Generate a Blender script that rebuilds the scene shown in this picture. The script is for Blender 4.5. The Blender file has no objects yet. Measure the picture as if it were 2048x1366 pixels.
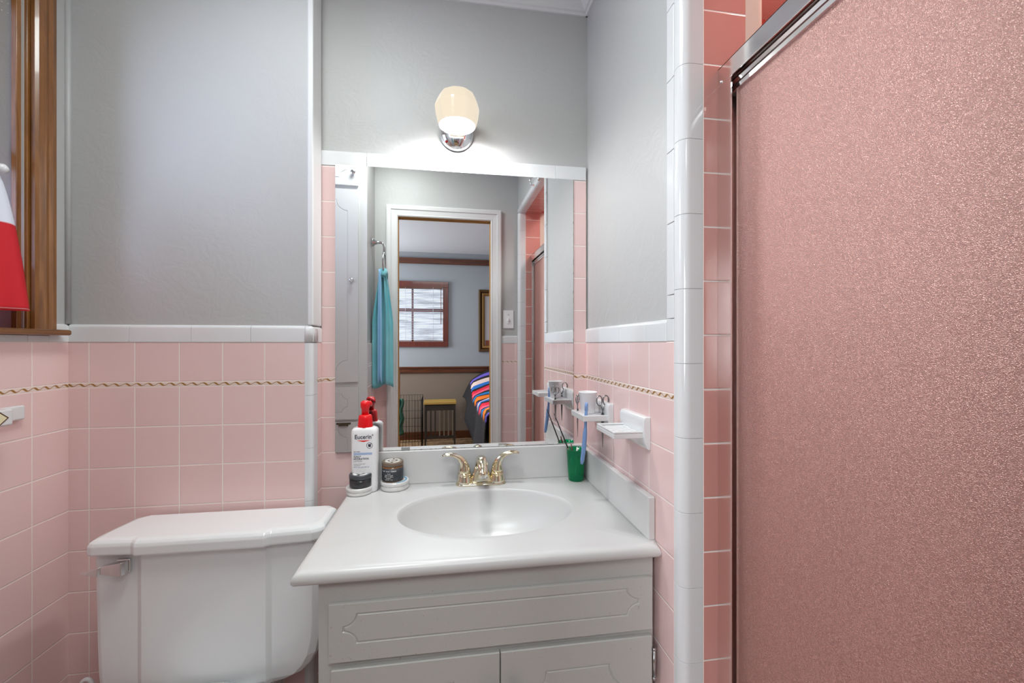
import bpy, bmesh, math, random
from mathutils import Vector, Matrix
from mathutils.geometry import delaunay_2d_cdt
random.seed(7)
SC = bpy.context.scene
COL = SC.collection
PI = math.pi

# ------------------------------------------------------------------ camera
cam_d = bpy.data.cameras.new('camera')
cam = bpy.data.objects.new('camera', cam_d); COL.objects.link(cam)
cam_d.sensor_width = 36.0
cam_d.lens = 834.7 / 2048 * 36.0
cam_d.clip_start = 0.02
cam_d.shift_y = (688.4 - 683) / 2048
cam.location = (0, 0, 1.24)
cam.rotation_euler = (PI / 2, 0, -math.radians(8.603))
SC.camera = cam

# ------------------------------------------------------------------ view + world
SC.view_settings.view_transform = 'Standard'
SC.view_settings.look = 'None'
SC.view_settings.gamma = 1.0
SC.view_settings.use_curve_mapping = False
SC.view_settings.exposure = 0.13
w = bpy.data.worlds.new('daylight'); SC.world = w; w.use_nodes = True
w.node_tree.nodes['Background'].inputs[0].default_value = (0.62, 0.76, 1.0, 1)
w.node_tree.nodes['Background'].inputs[1].default_value = 1.2
SC.cycles.max_bounces = 12
SC.cycles.diffuse_bounces = 5
SC.cycles.glossy_bounces = 6
SC.cycles.transmission_bounces = 8
SC.cycles.caustics_reflective = False
SC.cycles.caustics_refractive = False
SC.cycles.sample_clamp_indirect = 6

def area(name, loc, rot, sx, sy, power, col, spread=PI):
    l = bpy.data.lights.new(name, 'AREA'); l.shape = 'RECTANGLE'; l.size = sx; l.size_y = sy
    l.energy = power; l.color = col; l.spread = spread
    o = bpy.data.objects.new(name, l); COL.objects.link(o); o.location = loc; o.rotation_euler = rot
    return o
def point(name, loc, r, power, col):
    l = bpy.data.lights.new(name, 'POINT'); l.shadow_soft_size = r; l.energy = power; l.color = col
    o = bpy.data.objects.new(name, l); COL.objects.link(o); o.location = loc
    return o
# daylight in the bathroom window (left wall), then added fill lights in bathroom, bedroom and shower
area('window_daylight', (-1.13, 0.87, 1.85), (0, -PI / 2, 0), 0.80, 0.52, 7.0, (0.62, 0.68, 1.0))
area('bath_ceiling_fill', (-0.30, 0.62, 2.385), (0, 0, 0), 0.34, 0.40, 9.6, (0.93, 1.0, 0.98))  # added overhead fill for the whole room, out of view
area('bedroom_door_fill', (0.1, -0.72, 2.40), (0, 0, 0), 1.2, 1.0, 21.0, (0.95, 1.0, 0.99))  # added unseen fill, lights the bathroom from the front through the doorway
area('bedroom_side_fill', (-1.88, -2.0, 1.5), (0, -PI / 2, 0), 1.2, 1.2, 60.0, (0.92, 0.97, 1.0))  # added area brightening the bedroom; no window is built behind it
area('shower_fill', (1.0, 0.72, 2.39), (0, 0, 0), 0.3, 0.3, 7.0, (1.0, 0.91, 0.86))  # added fill that brightens the tiles behind the shower glass

# ------------------------------------------------------------------ dimensions
PT = 0.1092
D1, D2, XR, XL = 1.2756, 1.3619, 0.4598, -1.0017
ZC = 2.42
YD = 0.104            # bathroom face of the door wall
XS = -0.400           # side wall with the towel ring
XRET = -0.389

# ------------------------------------------------------------------ materials
def srgb(r, g, b):
    f = lambda c: (c / 255 / 12.92) if c / 255 <= 0.04045 else ((c / 255 + 0.055) / 1.055) ** 2.4
    return (f(r), f(g), f(b), 1)
def base(name, col, rough=0.5, metal=0.0, coat=0.0, spec=0.5):
    m = bpy.data.materials.new(name); m.use_nodes = True
    p = m.node_tree.nodes['Principled BSDF']
    p.inputs['Base Color'].default_value = col if len(col) == 4 else (*col, 1)
    p.inputs['Roughness'].default_value = rough
    p.inputs['Metallic'].default_value = metal
    p.inputs['Specular IOR Level'].default_value = spec
    if coat: p.inputs['Coat Weight'].default_value = coat; p.inputs['Coat Roughness'].default_value = 0.05
    return m, m.node_tree, p
def N(nt, t, **k):
    n = nt.nodes.new(t)
    for a, b in k.items(): setattr(n, a, b)
    return n
def mth(nt, op, a, b=None, c=None):
    n = N(nt, 'ShaderNodeMath', operation=op)
    for i, v in enumerate((a, b, c)):
        if v is None: continue
        if isinstance(v, (int, float)): n.inputs[i].default_value = v
        else: nt.links.new(v, n.inputs[i])
    return n.outputs[0]
def noise(nt, scale, detail=3, rough=0.5, vec=None, dist=0.0):
    n = N(nt, 'ShaderNodeTexNoise'); n.inputs['Scale'].default_value = scale
    n.inputs['Detail'].default_value = detail; n.inputs['Roughness'].default_value = rough
    n.inputs['Distortion'].default_value = dist
    if vec is None: vec = N(nt, 'ShaderNodeNewGeometry').outputs['Position']
    nt.links.new(vec, n.inputs['Vector'])
    return n.outputs['Fac']
def ramp(nt, fac, stops):
    r = N(nt, 'ShaderNodeValToRGB'); e = r.color_ramp.elements
    while len(e) < len(stops): e.new(0.5)
    for i, (p, c) in enumerate(stops): e[i].position = p; e[i].color = c
    nt.links.new(fac, r.inputs[0]); return r.outputs[0]
def bump(nt, p, h, strength=0.2, dist=0.001, prev=None):
    b = N(nt, 'ShaderNodeBump'); b.inputs['Strength'].default_value = strength; b.inputs['Distance'].default_value = dist
    nt.links.new(h, b.inputs['Height'])
    if prev: nt.links.new(prev, b.inputs['Normal'])
    nt.links.new(b.outputs[0], p.inputs['Normal']); return b.outputs[0]
def mapped(nt, sx, sy, sz):
    g = N(nt, 'ShaderNodeNewGeometry'); m = N(nt, 'ShaderNodeMapping')
    m.inputs['Scale'].default_value = (sx, sy, sz); nt.links.new(g.outputs['Position'], m.inputs['Vector'])
    return m.outputs[0]

def tile_mat(name, axis, u0, v0=1.124, shift=0.0122, c1=srgb(236, 206, 203), c2=srgb(233, 202, 199), pitch=PT, grout=srgb(244, 232, 226), rough=0.13):
    m, nt, p = base(name, c1, rough, spec=0.5)
    g = N(nt, 'ShaderNodeNewGeometry'); s = N(nt, 'ShaderNodeSeparateXYZ'); nt.links.new(g.outputs['Position'], s.inputs[0])
    u = mth(nt, 'SUBTRACT', s.outputs['XY'.index(axis)], u0 - 40 * pitch)
    if shift:
        up = mth(nt, 'MULTIPLY', mth(nt, 'GREATER_THAN', s.outputs[2], v0 + 0.5 * shift), shift)
        v = mth(nt, 'SUBTRACT', mth(nt, 'SUBTRACT', s.outputs[2], up), v0 - 40 * pitch)
    elif axis == 'Z2':
        v = s.outputs[0]
    else: v = mth(nt, 'SUBTRACT', s.outputs[2], v0 - 40 * pitch)
    c = N(nt, 'ShaderNodeCombineXYZ'); nt.links.new(u, c.inputs[0]); nt.links.new(v, c.inputs[1])
    b = N(nt, 'ShaderNodeTexBrick'); b.offset = 0.0; b.squash = 1.0
    b.inputs['Scale'].default_value = 1.0; b.inputs['Brick Width'].default_value = pitch; b.inputs['Row Height'].default_value = pitch
    b.inputs['Mortar Size'].default_value = 0.0017; b.inputs['Mortar Smooth'].default_value = 0.25
    b.inputs['Color1'].default_value = c1; b.inputs['Color2'].default_value = c2; b.inputs['Mortar'].default_value = grout
    nt.links.new(c.outputs[0], b.inputs['Vector'])
    nt.links.new(b.outputs['Color'], p.inputs['Base Color'])
    b2 = N(nt, 'ShaderNodeTexBrick'); b2.offset = 0.0
    for k in ('Scale', 'Brick Width', 'Row Height'): b2.inputs[k].default_value = b.inputs[k].default_value
    b2.inputs['Mortar Size'].default_value = 0.0030; b2.inputs['Mortar Smooth'].default_value = 1.0
    nt.links.new(c.outputs[0], b2.inputs['Vector'])
    inv = mth(nt, 'SUBTRACT', 1.0, b2.outputs['Fac'])
    n1 = bump(nt, p, inv, 0.55, 0.0012)
    bump(nt, p, noise(nt, 9, 1), 0.10, 0.01, n1)
    r = mth(nt, 'MULTIPLY_ADD', b.outputs['Fac'], 0.5, rough); nt.links.new(r, p.inputs['Roughness'])
    return m

def plaster(name, col, b=0.25):
    m, nt, p = base(name, col, 0.42, spec=0.35)
    n1 = bump(nt, p, noise(nt, 14, 6, 0.6, dist=1.2), b, 0.006)
    v = N(nt, 'ShaderNodeTexVoronoi'); v.inputs['Scale'].default_value = 60
    nt.links.new(mapped(nt, 1, 1, 1), v.inputs['Vector'])
    bump(nt, p, noise(nt, 90, 3), 0.12, 0.002, n1)
    return m
GREY = plaster('grey_wall_paint', srgb(188, 188, 187), .30)
WHITEP, _nt, _p = base('white_painted_wood', srgb(222, 222, 222), 0.32, spec=0.4)
bump(_nt, _p, noise(_nt, 30, 4), 0.08, 0.003)
CER, _nt, _p = base('white_ceramic_trim', srgb(224, 225, 226), 0.10, spec=0.6)
bump(_nt, _p, noise(_nt, 11, 1), 0.10, 0.008)
GROUT, _, _ = base('grey_grout', srgb(196, 192, 188), 0.8)
PORC, _nt, _p = base('white_porcelain', srgb(234, 236, 237), 0.09, spec=0.6)
bump(_nt, _p, noise(_nt, 6, 1), 0.05, 0.01)
MARB, _nt, _p = base('cultured_marble', srgb(213, 213, 212), 0.30, spec=0.55)
_c = ramp(_nt, noise(_nt, 5, 4, 0.55, mapped(_nt, 0.5, 3, 1), 0.8), [(0.35, srgb(213, 213, 212)), (0.62, srgb(212, 212, 211)), (0.76, srgb(210, 209, 206))])
_nt.links.new(_c, _p.inputs['Base Color'])
CAB, _nt, _p = base('vanity_greige_paint', srgb(196, 196, 193), 0.38, spec=0.4)
_f = noise(_nt, 55, 2); _c = ramp(_nt, noise(_nt, 160, 1), [(0.0, srgb(196, 196, 193)), (0.72, srgb(197, 197, 194)), (0.82, srgb(172, 166, 161))])
_nt.links.new(_c, _p.inputs['Base Color'])
bump(_nt, _p, noise(_nt, 60, 4, 0.6, mapped(_nt, 1, 1, 3)), 0.12, 0.002)
CLOS, _nt, _p = base('closet_white_paint', srgb(206, 206, 206), 0.35)
bump(_nt, _p, noise(_nt, 40, 4), 0.08, 0.002)
CHROME, _nt, _p = base('chrome', (0.80, 0.81, 0.82), 0.07, 1.0)
NICK, _nt, _p = base('brushed_nickel', (0.52, 0.53, 0.54), 0.22, 1.0)
BRASS, _nt, _p = base('polished_brass', srgb(228, 214, 182), 0.10, 1.0)
_c = ramp(_nt, noise(_nt, 45, 4), [(0.30, srgb(230, 214, 176)), (0.55, srgb(228, 218, 192)), (0.72, srgb(222, 222, 218))]); _nt.links.new(_c, _p.inputs['Base Color'])
ALU, _nt, _p = base('polished_aluminium', (0.86, 0.84, 0.83), 0.16, 1.0)
DARKM, _, _ = base('dark_metal', (0.02, 0.018, 0.016), 0.4, 0.5)
def wood(name, ca, cb, cc, ax='Z', rough=0.28):
    m, nt, p = base(name, ca, rough, spec=0.5, coat=0.35)
    sc = {'Z': (22, 22, 1.6), 'Y': (22, 1.6, 22), 'X': (1.6, 22, 22)}[ax]
    c = ramp(nt, noise(nt, 2.6, 6, 0.62, mapped(nt, *sc), 0.8), [(0.25, ca), (0.5, cb), (0.75, cc)])
    nt.links.new(c, p.inputs['Base Color'])
    bump(nt, p, noise(nt, 6, 3, 0.5, mapped(nt, *sc)), 0.08, 0.002)
    return m
WOOD = wood('stained_wood', srgb(92, 55, 24), srgb(128, 82, 40), srgb(156, 106, 56))
WOODY = wood('stained_wood_along', srgb(92, 55, 24), srgb(128, 82, 40), srgb(156, 106, 56), 'Y')
DWOODX = wood('dark_wood_rail', srgb(56, 26, 12), srgb(88, 44, 22), srgb(110, 60, 30), 'X')
DWOODZ = wood('dark_wood_frame', srgb(70, 26, 20), srgb(100, 42, 32), srgb(120, 56, 40), 'Z')
GOLDL, _, _ = base('gold_line', srgb(160, 114, 50), 0.35, 0.1)
BAND, _, _ = base('pale_band', srgb(234, 216, 206), 0.15)

# ------------------------------------------------------------------ mesh helpers
def tag(o, label=None, cat=None, group=None, kind=None):
    if label: o['label'] = label
    if cat: o['category'] = cat
    if group: o['group'] = group
    if kind: o['kind'] = kind
    return o
def empty(name, loc=(0, 0, 0), rz=0.0, **k):
    o = bpy.data.objects.new(name, None); COL.objects.link(o); o.location = loc; o.rotation_euler = (0, 0, rz)
    o.empty_display_size = 0.05
    return tag(o, **k)
class MB:
    def __init__(self): self.bm = bmesh.new()
    def box(self, x0, x1, y0, y1, z0, z1, mi=0):
        vs = [self.bm.verts.new((x, y, z)) for x in (x0, x1) for y in (y0, y1) for z in (z0, z1)]
        for f in ((0, 1, 3, 2), (4, 6, 7, 5), (0, 4, 5, 1), (2, 3, 7, 6), (0, 2, 6, 4), (1, 5, 7, 3)):
            self.bm.faces.new([vs[i] for i in f]).material_index = mi
        return self
    def rings(self, rings, close=True, cap0=True, cap1=True, mi=0, smooth=True):
        R = [[self.bm.verts.new(p) for p in r] for r in rings]; n = len(R[0])
        for a, b in zip(R[:-1], R[1:]):
            for i in range(n if close else n - 1):
                j = (i + 1) % n
                f = self.bm.faces.new((a[i], a[j], b[j], b[i])); f.material_index = mi; f.smooth = smooth
        if cap0: f = self.bm.faces.new(R[0][::-1]); f.material_index = mi
        if cap1: f = self.bm.faces.new(R[-1]); f.material_index = mi
        return self
    def lathe(self, prof, c=(0, 0, 0), n=32, axis='Z', mi=0, cap0=True, cap1=True, smooth=True, sx=1, sy=1):
        """prof = [(r, h)...]"""
        rings = []
        for r, h in prof:
            ring = []
            for i in range(n):
                t = 2 * PI * i / n; a, b = r * math.cos(t) * sx, r * math.sin(t) * sy
                v = {'Z': (a, b, h), 'Y': (a, h, b), 'X': (h, a, b)}[axis]
                ring.append((c[0] + v[0], c[1] + v[1], c[2] + v[2]))
            rings.append(ring)
        return self.rings(rings, True, cap0, cap1, mi, smooth)
    def tube(self, pts, rad, n=12, mi=0, smooth=True, flat=None):
        """rad: number or list; flat=(a,b) scales cross-section axes"""
        P = [Vector(p) for p in pts]; k = len(P)
        R = rad if isinstance(rad, (list, tuple)) else [rad] * k
        up = Vector((0, 0, 1)); rings = []; prev = None
        for i in range(k):
            t = (P[min(i + 1, k - 1)] - P[max(i - 1, 0)]).normalized()
            if prev is None:
                ref = up if abs(t.z) < 0.9 else Vector((0, 1, 0))
                u = t.cross(ref).normalized()
            else:
                u = (prev - t * prev.dot(t)).normalized()
            v = t.cross(u); prev = u
            fa, fb = (flat[i] if isinstance(flat, list) else flat) if flat else (1, 1)
            rings.append([P[i] + u * (math.cos(2 * PI * j / n) * R[i] * fa) + v * (math.sin(2 * PI * j / n) * R[i] * fb) for j in range(n)])
        return self.rings(rings, mi=mi, smooth=smooth)
    def prism(self, poly, z0, z1, plane='XY', mi=0, smooth=False):
        """poly in plane coords, extruded along the third axis from z0 to z1"""
        def P(a, b, h):
            return {'XY': (a, b, h), 'XZ': (a, h, b), 'YZ': (h, a, b)}[plane]
        self.rings([[P(a, b, z0) for a, b in poly], [P(a, b, z1) for a, b in poly]], mi=mi, smooth=smooth)
        return self
    def sheet(self, grid, mi=0, smooth=True):
        G = [[self.bm.verts.new(p) for p in r] for r in grid]
        for a, b in zip(G[:-1], G[1:]):
            for i in range(len(a) - 1):
                f = self.bm.faces.new((a[i], a[i + 1], b[i + 1], b[i])); f.material_index = mi; f.smooth = smooth
        return self
    def build(self, name, mats, parent=None, bev=0.0, seg=2, smooth=None, solid=0.0, sub=0, label=None, ang=35):
        bmesh.ops.recalc_face_normals(self.bm, faces=self.bm.faces)
        me = bpy.data.meshes.new(name)
        if smooth is not None:
            for f in self.bm.faces: f.smooth = smooth
        elif bev:
            for f in self.bm.faces: f.smooth = True
        self.bm.to_mesh(me); self.bm.free()
        for m in (mats if isinstance(mats, (list, tuple)) else [mats]): me.materials.append(m)
        o = bpy.data.objects.new(name, me); COL.objects.link(o)
        if parent:
            o.parent = parent
        if solid:
            s = o.modifiers.new('thick', 'SOLIDIFY'); s.thickness = solid; s.offset = 0
        if sub:
            s = o.modifiers.new('sub', 'SUBSURF'); s.levels = sub; s.render_levels = sub
        if bev:
            b = o.modifiers.new('bev', 'BEVEL'); b.width = bev; b.segments = seg; b.limit_method = 'ANGLE'; b.angle_limit = math.radians(ang)
            b.harden_normals = True
        if label: o['label'] = label
        return o
def recenter(o, parent_loc):
    """shift mesh coordinates so that a child of an Empty placed at parent_loc stays where it was modelled"""
    o.data.transform(Matrix.Translation(-Vector(parent_loc)))
def struct(name, mb, mats, **k):
    o = mb.build(name, mats, **k); o['kind'] = 'structure'; return o
def B(*a, mi=0): return MB().box(*a, mi=mi)
def copy_tree(o, parent=None):
    c = o.copy(); COL.objects.link(c); c.parent = parent
    for ch in list(o.children): copy_tree(ch, c)
    return c
class Thing:
    """a root Empty at loc; parts are modelled in world coordinates"""
    def __init__(s, name, loc, label, cat, group=None):
        s.loc = loc; s.root = empty(name, loc, label=label, cat=cat, group=group)
    def part(s, name, mb, mats, parent=None, **k):
        o = mb.build(name, mats, parent or s.root, **k); recenter(o, s.loc); return o

# ================================================================== ROOM SHELL
T_TOILET = tile_mat('pink_tile_toilet_wall', 'X', -0.953)
T_BACK = tile_mat('pink_tile_mirror_wall', 'X', -0.39)
T_LEFT = tile_mat('pink_tile_left_wall', 'Y', 1.177)
T_RIGHT = tile_mat('pink_tile_right_wall', 'Y', 0.8011)
T_RET = tile_mat('pink_tile_return', 'Y', 1.31)
T_DOOR = tile_mat('pink_tile_door_wall', 'X', 0.445 - 4 * PT)
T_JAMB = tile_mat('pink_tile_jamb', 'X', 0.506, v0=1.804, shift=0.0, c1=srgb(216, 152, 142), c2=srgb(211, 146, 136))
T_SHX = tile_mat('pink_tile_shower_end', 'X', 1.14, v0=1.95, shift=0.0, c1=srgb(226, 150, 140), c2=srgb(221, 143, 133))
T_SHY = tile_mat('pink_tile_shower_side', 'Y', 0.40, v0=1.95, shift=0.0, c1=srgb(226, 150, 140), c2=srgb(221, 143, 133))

T = 0.10
# plaster / wall bodies (plaster face 7 mm behind the tile face)
OFF = 0.007
struct('wall_back', B(XRET - 0.02, XR + 0.15, D2 + OFF, D2 + T, 0, ZC), GREY)
struct('wall_toilet', B(XL - T, XRET - OFF, D1 + OFF, D2 + T, 0, ZC), GREY)
struct('wall_left', B(XL - T, XL - OFF, 0.35, D1 + 0.02, 0, 1.262).box(XL - T, XL - OFF, 1.165, D1 + 0.02, 1.262, ZC)
       .box(XL - T, XL - OFF, 0.35, 0.615, 1.262, ZC).box(XL - T, XL - OFF, 0.615, 1.165, 2.13, ZC), GREY)
struct('wall_right', B(XR + OFF, XR + 0.14, 0.806, D2 + T, 0, ZC).box(XR + OFF, XR + 0.14, YD - 0.12, 0.806, 2.075, ZC)
       .box(XR + OFF, XR + 0.14, YD - 0.12, 0.135, 0, 2.075), GREY)
# door wall with the doorway the picture was taken from
DX0, DX1, DZ = -0.272, 0.288, 2.008
struct('wall_front', B(XS - 0.06, DX0 - 0.02, YD - 0.04, YD, 0, ZC).box(DX1 + 0.02, XR + 0.02, YD - 0.04, YD, 0, ZC)
       .box(DX0 - 0.02, DX1 + 0.02, YD - 0.04, YD, DZ + 0.02, ZC), GREY)
struct('wall_side', B(XS - 0.05, XS - .008, YD, 0.412, 0, ZC), GREY)
struct('ceiling', B(XL - T, 0.62, -0.02, D2 + T, ZC, ZC + 0.06), WHITEP)
FLOOR, _nt, _p = base('floor_small_tile', srgb(190, 170, 160), 0.3)
_b = N(_nt, 'ShaderNodeTexBrick'); _b.offset = 0.5; _b.inputs['Scale'].default_value = 1; _b.inputs['Brick Width'].default_value = .05; _b.inputs['Row Height'].default_value = .05
_b.inputs['Mortar Size'].default_value = .0015; _b.inputs['Color1'].default_value = srgb(206, 170, 165); _b.inputs['Color2'].default_value = srgb(214, 206, 200); _b.inputs['Mortar'].default_value = srgb(150, 145, 140)
_nt.links.new(mapped(_nt, 1, 1, 1), _b.inputs['Vector']); _nt.links.new(_b.outputs[0], _p.inputs['Base Color'])
struct('floor', B(XL - T, 0.62, -0.02, D2 + T, -0.05, 0), FLOOR)

# tiled wainscots (8 mm deep slabs standing proud of the plaster)
def slab(name, b, mat): return struct(name, B(*b), mat)
ZB = 1.124; ZB2 = 1.1362; ZW = 1.2455
slab('wall_toilet_tile', (XL, -0.409, D1, D1 + 0.0075, 0, ZW), T_TOILET)
slab('wall_left_tile', (XL - 0.0075, XL, 0.44, D1, 0, ZW), T_LEFT)
slab('wall_right_tile', (XR, XR + 0.0075, 0.802, D2, 0, ZW), T_RIGHT)
slab('wall_back_tile', (XRET, XR, D2, D2 + 0.0075, 0, 1.7925), T_BACK)
slab('wall_return_tile', (XRET - 0.0075, XRET, 1.318, D2, 0, ZW), T_RET)
slab('wall_front_tile', (0.352, XR, YD, YD + 0.0075, 0, ZW), T_DOOR)
slab('wall_front_tile_beside_towel', (XS, -0.337, YD, YD + 0.0075, 0, ZW), T_DOOR)
slab('wall_side_tile', (XS - 0.0075, XS, YD + 0.0075, 0.40, 0, ZW), T_RET)

# gold ribbon border: a raised pale strip with a gold twisted line lying on it
def border(name, a, b, axis, face, nrm):
    mb = MB(); e = 0.0006
    def P(u, z, d):
        return (u, face + nrm * d, z) if axis == 'X' else (face + nrm * d, u, z)
    c = [P(a, ZB, 0), P(b, ZB, 0), P(b, ZB2, 0), P(a, ZB2, 0)]
    d = [P(a, ZB + .0008, e), P(b, ZB + .0008, e), P(b, ZB2 - .0008, e), P(a, ZB2 - .0008, e)]
    mb.rings([c, d], cap0=False, smooth=False)
    zc = (ZB + ZB2) / 2; L = 0.0273; n = max(8, int((b - a) / L * 14)); top = []; bot = []
    for i in range(n + 1):
        u = a + (b - a) * i / n; ph = 2 * PI * u / L
        z = zc + 0.0029 * math.sin(ph); t = 0.00075 + 0.0021 * max(0, -math.cos(ph)) ** 1.3
        top.append(P(u, z + t, e + .0003)); bot.append(P(u, z - t, e + .0003))
    vt = [mb.bm.verts.new(p) for p in top]; vb = [mb.bm.verts.new(p) for p in bot]
    for i in range(n):
        mb.bm.faces.new((vb[i], vb[i + 1], vt[i + 1], vt[i])).material_index = 1
    o = mb.build(name, [BAND, GOLDL]); o['kind'] = 'structure'
border('trim_1', XL, -0.409, 'X', D1, -1)
border('trim_2', 0.44, D1, 'Y', XL, 1)
border('trim_3', 0.802, D2, 'Y', XR, -1)
border('trim_4', XRET, -0.3455, 'X', D2, -1)
border('trim_5', 0.4165, XR, 'X', D2, -1)
border('trim_6', 1.318, D2, 'Y', XRET, 1)
border('trim_7', 0.352, XR, 'X', YD + 0.0075, 1)

# white glazed cap tiles, each tile its own bevelled block of one trim run
def cap_run(name, joints, axis, face, nrm, z0=ZW, z1=1.2935, proud=0.002, back=0.010, round_top=True):
    """rounded top cap running along axis"""
    mb = MB(); g = 0.0002
    r = 0.010
    prof = [(-back, z0 + g), (proud, z0 + g)]
    if round_top:
        for k in range(7):
            t = (PI / 2) * k / 6; prof.append((proud - r + r * math.cos(t), z1 - r + r * math.sin(t)))
    else: prof.append((proud, z1))
    prof.append((-back, z1))
    for a, b in zip(joints[:-1], joints[1:]):
        rr = []
        for u in (a + g, b - g):
            rr.append([(u, face + nrm * d, z) if axis == 'X' else (face + nrm * d, u, z) for d, z in prof])
        mb.rings(rr, smooth=True)
    return struct(name, mb, CER, bev=0.0012, ang=50)
cap_run('trim_8', [XL, -0.858, -0.705, -0.553, -0.4095], 'X', D1, -1)
cap_run('trim_9', [1.2195, D1], 'Y', XL, 1)
cap_run('trim_10', [0.44, 0.561, 0.712, 0.863, 1.014, 1.165, 1.2195], 'Y', XL, 1, z1=1.262, round_top=False)
cap_run('trim_11', [0.8305, 0.93, 1.08, 1.23, D2], 'Y', XR, -1)
cap_run('trim_12', [XRET - 0.01, -0.254, -0.102, 0.049, 0.201, 0.354, XR], 'X', D2, -1, z0=1.7935, z1=1.842)
cap_run('trim_13', [0.352, XR], 'X', YD + 0.0075, 1)
cap_run('trim_14', [XS, -0.337], 'X', YD + 0.0075, 1)
# bullnose corner of the recess: rounded vertical tiles and the domed cap piece
def corner_prof(cx, cy, r, quad, la, lb, back=0.009):
    """rounded outside corner. quad: unit vectors (ux,uy) pointing out of the two faces; la, lb = flat lengths"""
    (ax, ay), (bx, by) = quad
    # corner circle centre
    ox, oy = cx - r * ax - r * bx, cy - r * ay - r * by
    pts = []
    # face A (normal a) runs along -b direction
    pts.append((cx - lb * bx - back * ax, cy - lb * by - back * ay))
    pts.append((cx - lb * bx, cy - lb * by))
    for k in range(9):
        t = (PI / 2) * k / 8
        pts.append((ox + r * (ax * math.cos(t) + bx * math.sin(t)), oy + r * (ay * math.cos(t) + by * math.sin(t))))
    pts.append((cx - la * ax, cy - la * ay))
    pts.append((cx - la * ax - back * bx, cy - la * ay - back * by))
    pts.append((cx - back * (ax + bx), cy - back * (ay + by)))
    return pts
def bull_col(name, prof, zs, bev=0.0008):
    mb = MB()
    for a, b in zip(zs[:-1], zs[1:]):
        mb.rings([[(x, y, a + .0002) for x, y in prof], [(x, y, b - .0002) for x, y in prof]], smooth=True)
    return struct(name, mb, CER, bev=bev, ang=50)
pr = corner_prof(XRET + 0.002, D1 - 0.002, 0.014, ((0, -1), (1, 0)), 0.044, 0.0225)
zz = [ZW - 0.001 - 0.152 * k for k in range(9)][::-1]; zz[0] = 0.0
bull_col('trim_15', pr, zz)
pr2 = corner_prof(XRET + 0.0035, D1 - 0.0035, 0.017, ((0, -1), (1, 0)), 0.046, 0.0240)
mb = MB()
lay = [(ZW, 0), (1.277, 0), (1.284, 0.0012), (1.289, 0.0035), (1.2925, 0.007), (1.294, 0.011)]
mb.rings([[(min(x, XRET + .0035 - d), max(y, D1 - .0035 + d), z) for x, y in pr2] for z, d in lay])
struct('trim_16', mb, CER)
# painted corner board above it
struct('trim_17', B(XRET - 0.014, XRET + 0.002, D1 + 0.001, D2 - 0.004, 1.294, ZC - .06), WHITEP, bev=0.004)
cap_run('trim_35', [D1 + 0.004, D2], 'Y', XRET, 1)
# small caulk beads in the corners
struct('trim_18', MB().tube([(XL - 0.004, D1 + 0.004, 1.294), (XL - 0.004, D1 + 0.004, ZC)], 0.007, 8), GREY)

# shower opening: white bullnose corners, flat edge strip, tiled jambs
YJ = 0.773; YN = 0.142; ZL = 2.062
zj = [1.803 + 0.1505 * k for k in range(-12, 3)]; zj[0] = 0.0; zj = [z for z in zj if z < ZL] + [ZL]
bull_col('trim_19', corner_prof(XR, YJ, 0.020, ((-1, 0), (0, -1)), 0.046, 0.029), zj)
zs = [1.2935] + [1.343 + 0.1505 * k for k in range(0, 6)]; zs = [z for z in zs if z < ZL + .03] + [ZL + .03]
mb = MB()
for a, b in zip(zs[:-1], zs[1:]): mb.box(XR - 0.001, XR + 0.009, 0.8025, 0.8305, a + .0006, b - .0006)
struct('trim_20', mb, CER, bev=0.0015)
mb = MB()
mb.box(XR - 0.001, XR + 0.009, 0.8025, 0.8305, ZW + .0005, 1.2930); struct('trim_21', mb, CER, bev=0.0015)
bull_col('trim_22', corner_prof(XR, YN, 0.020, ((-1, 0), (0, 1)), 0.046, 0.029), zj)
# lintel bullnose
pl = corner_prof(XR, ZL, 0.020, ((-1, 0), (0, -1)), 0.046, 0.029)
mb = MB(); yy = [YN - 0.028, 0.27, 0.42, 0.57, 0.72, YJ + 0.029]
for a, b in zip(yy[:-1], yy[1:]): mb.rings([[(x, a + .0007, z) for x, z in pl], [(x, b - .0007, z) for x, z in pl]])
struct('trim_23', mb, CER, bev=0.0012, ang=50)
XI = 0.600
slab('wall_jamb_tile', (XR + 0.046, XI, YJ, YJ + 0.03, 0, ZL + .02), T_JAMB)
slab('wall_jamb_near_tile', (XR + 0.046, XI, YN - 0.03, YN, 0, ZL + .02), T_JAMB)
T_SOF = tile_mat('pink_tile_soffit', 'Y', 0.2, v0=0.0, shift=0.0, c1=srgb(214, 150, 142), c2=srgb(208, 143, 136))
slab('wall_lintel_tile', (XR + 0.046, XI, YN, YJ, ZL, ZL + .03), T_SOF)
CREAM, _, _ = base('cream_ceramic', srgb(226, 214, 200), 0.12)
def inner(name, mb): return struct(name, mb, CREAM, bev=0.001)
pi_ = corner_prof(0.648, YJ, 0.020, ((1, 0), (0, -1)), 0.048, 0.048)
mb = MB(); mb.rings([[(x, y, 0) for x, y in pi_], [(x, y, 2.3) for x, y in pi_]]); inner('trim_24', mb)
pn_ = corner_prof(0.648, YN, 0.020, ((1, 0), (0, 1)), 0.048, 0.048)
mb = MB(); mb.rings([[(x, y, 0) for x, y in pn_], [(x, y, 2.3) for x, y in pn_]]); inner('trim_25', mb)
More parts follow.
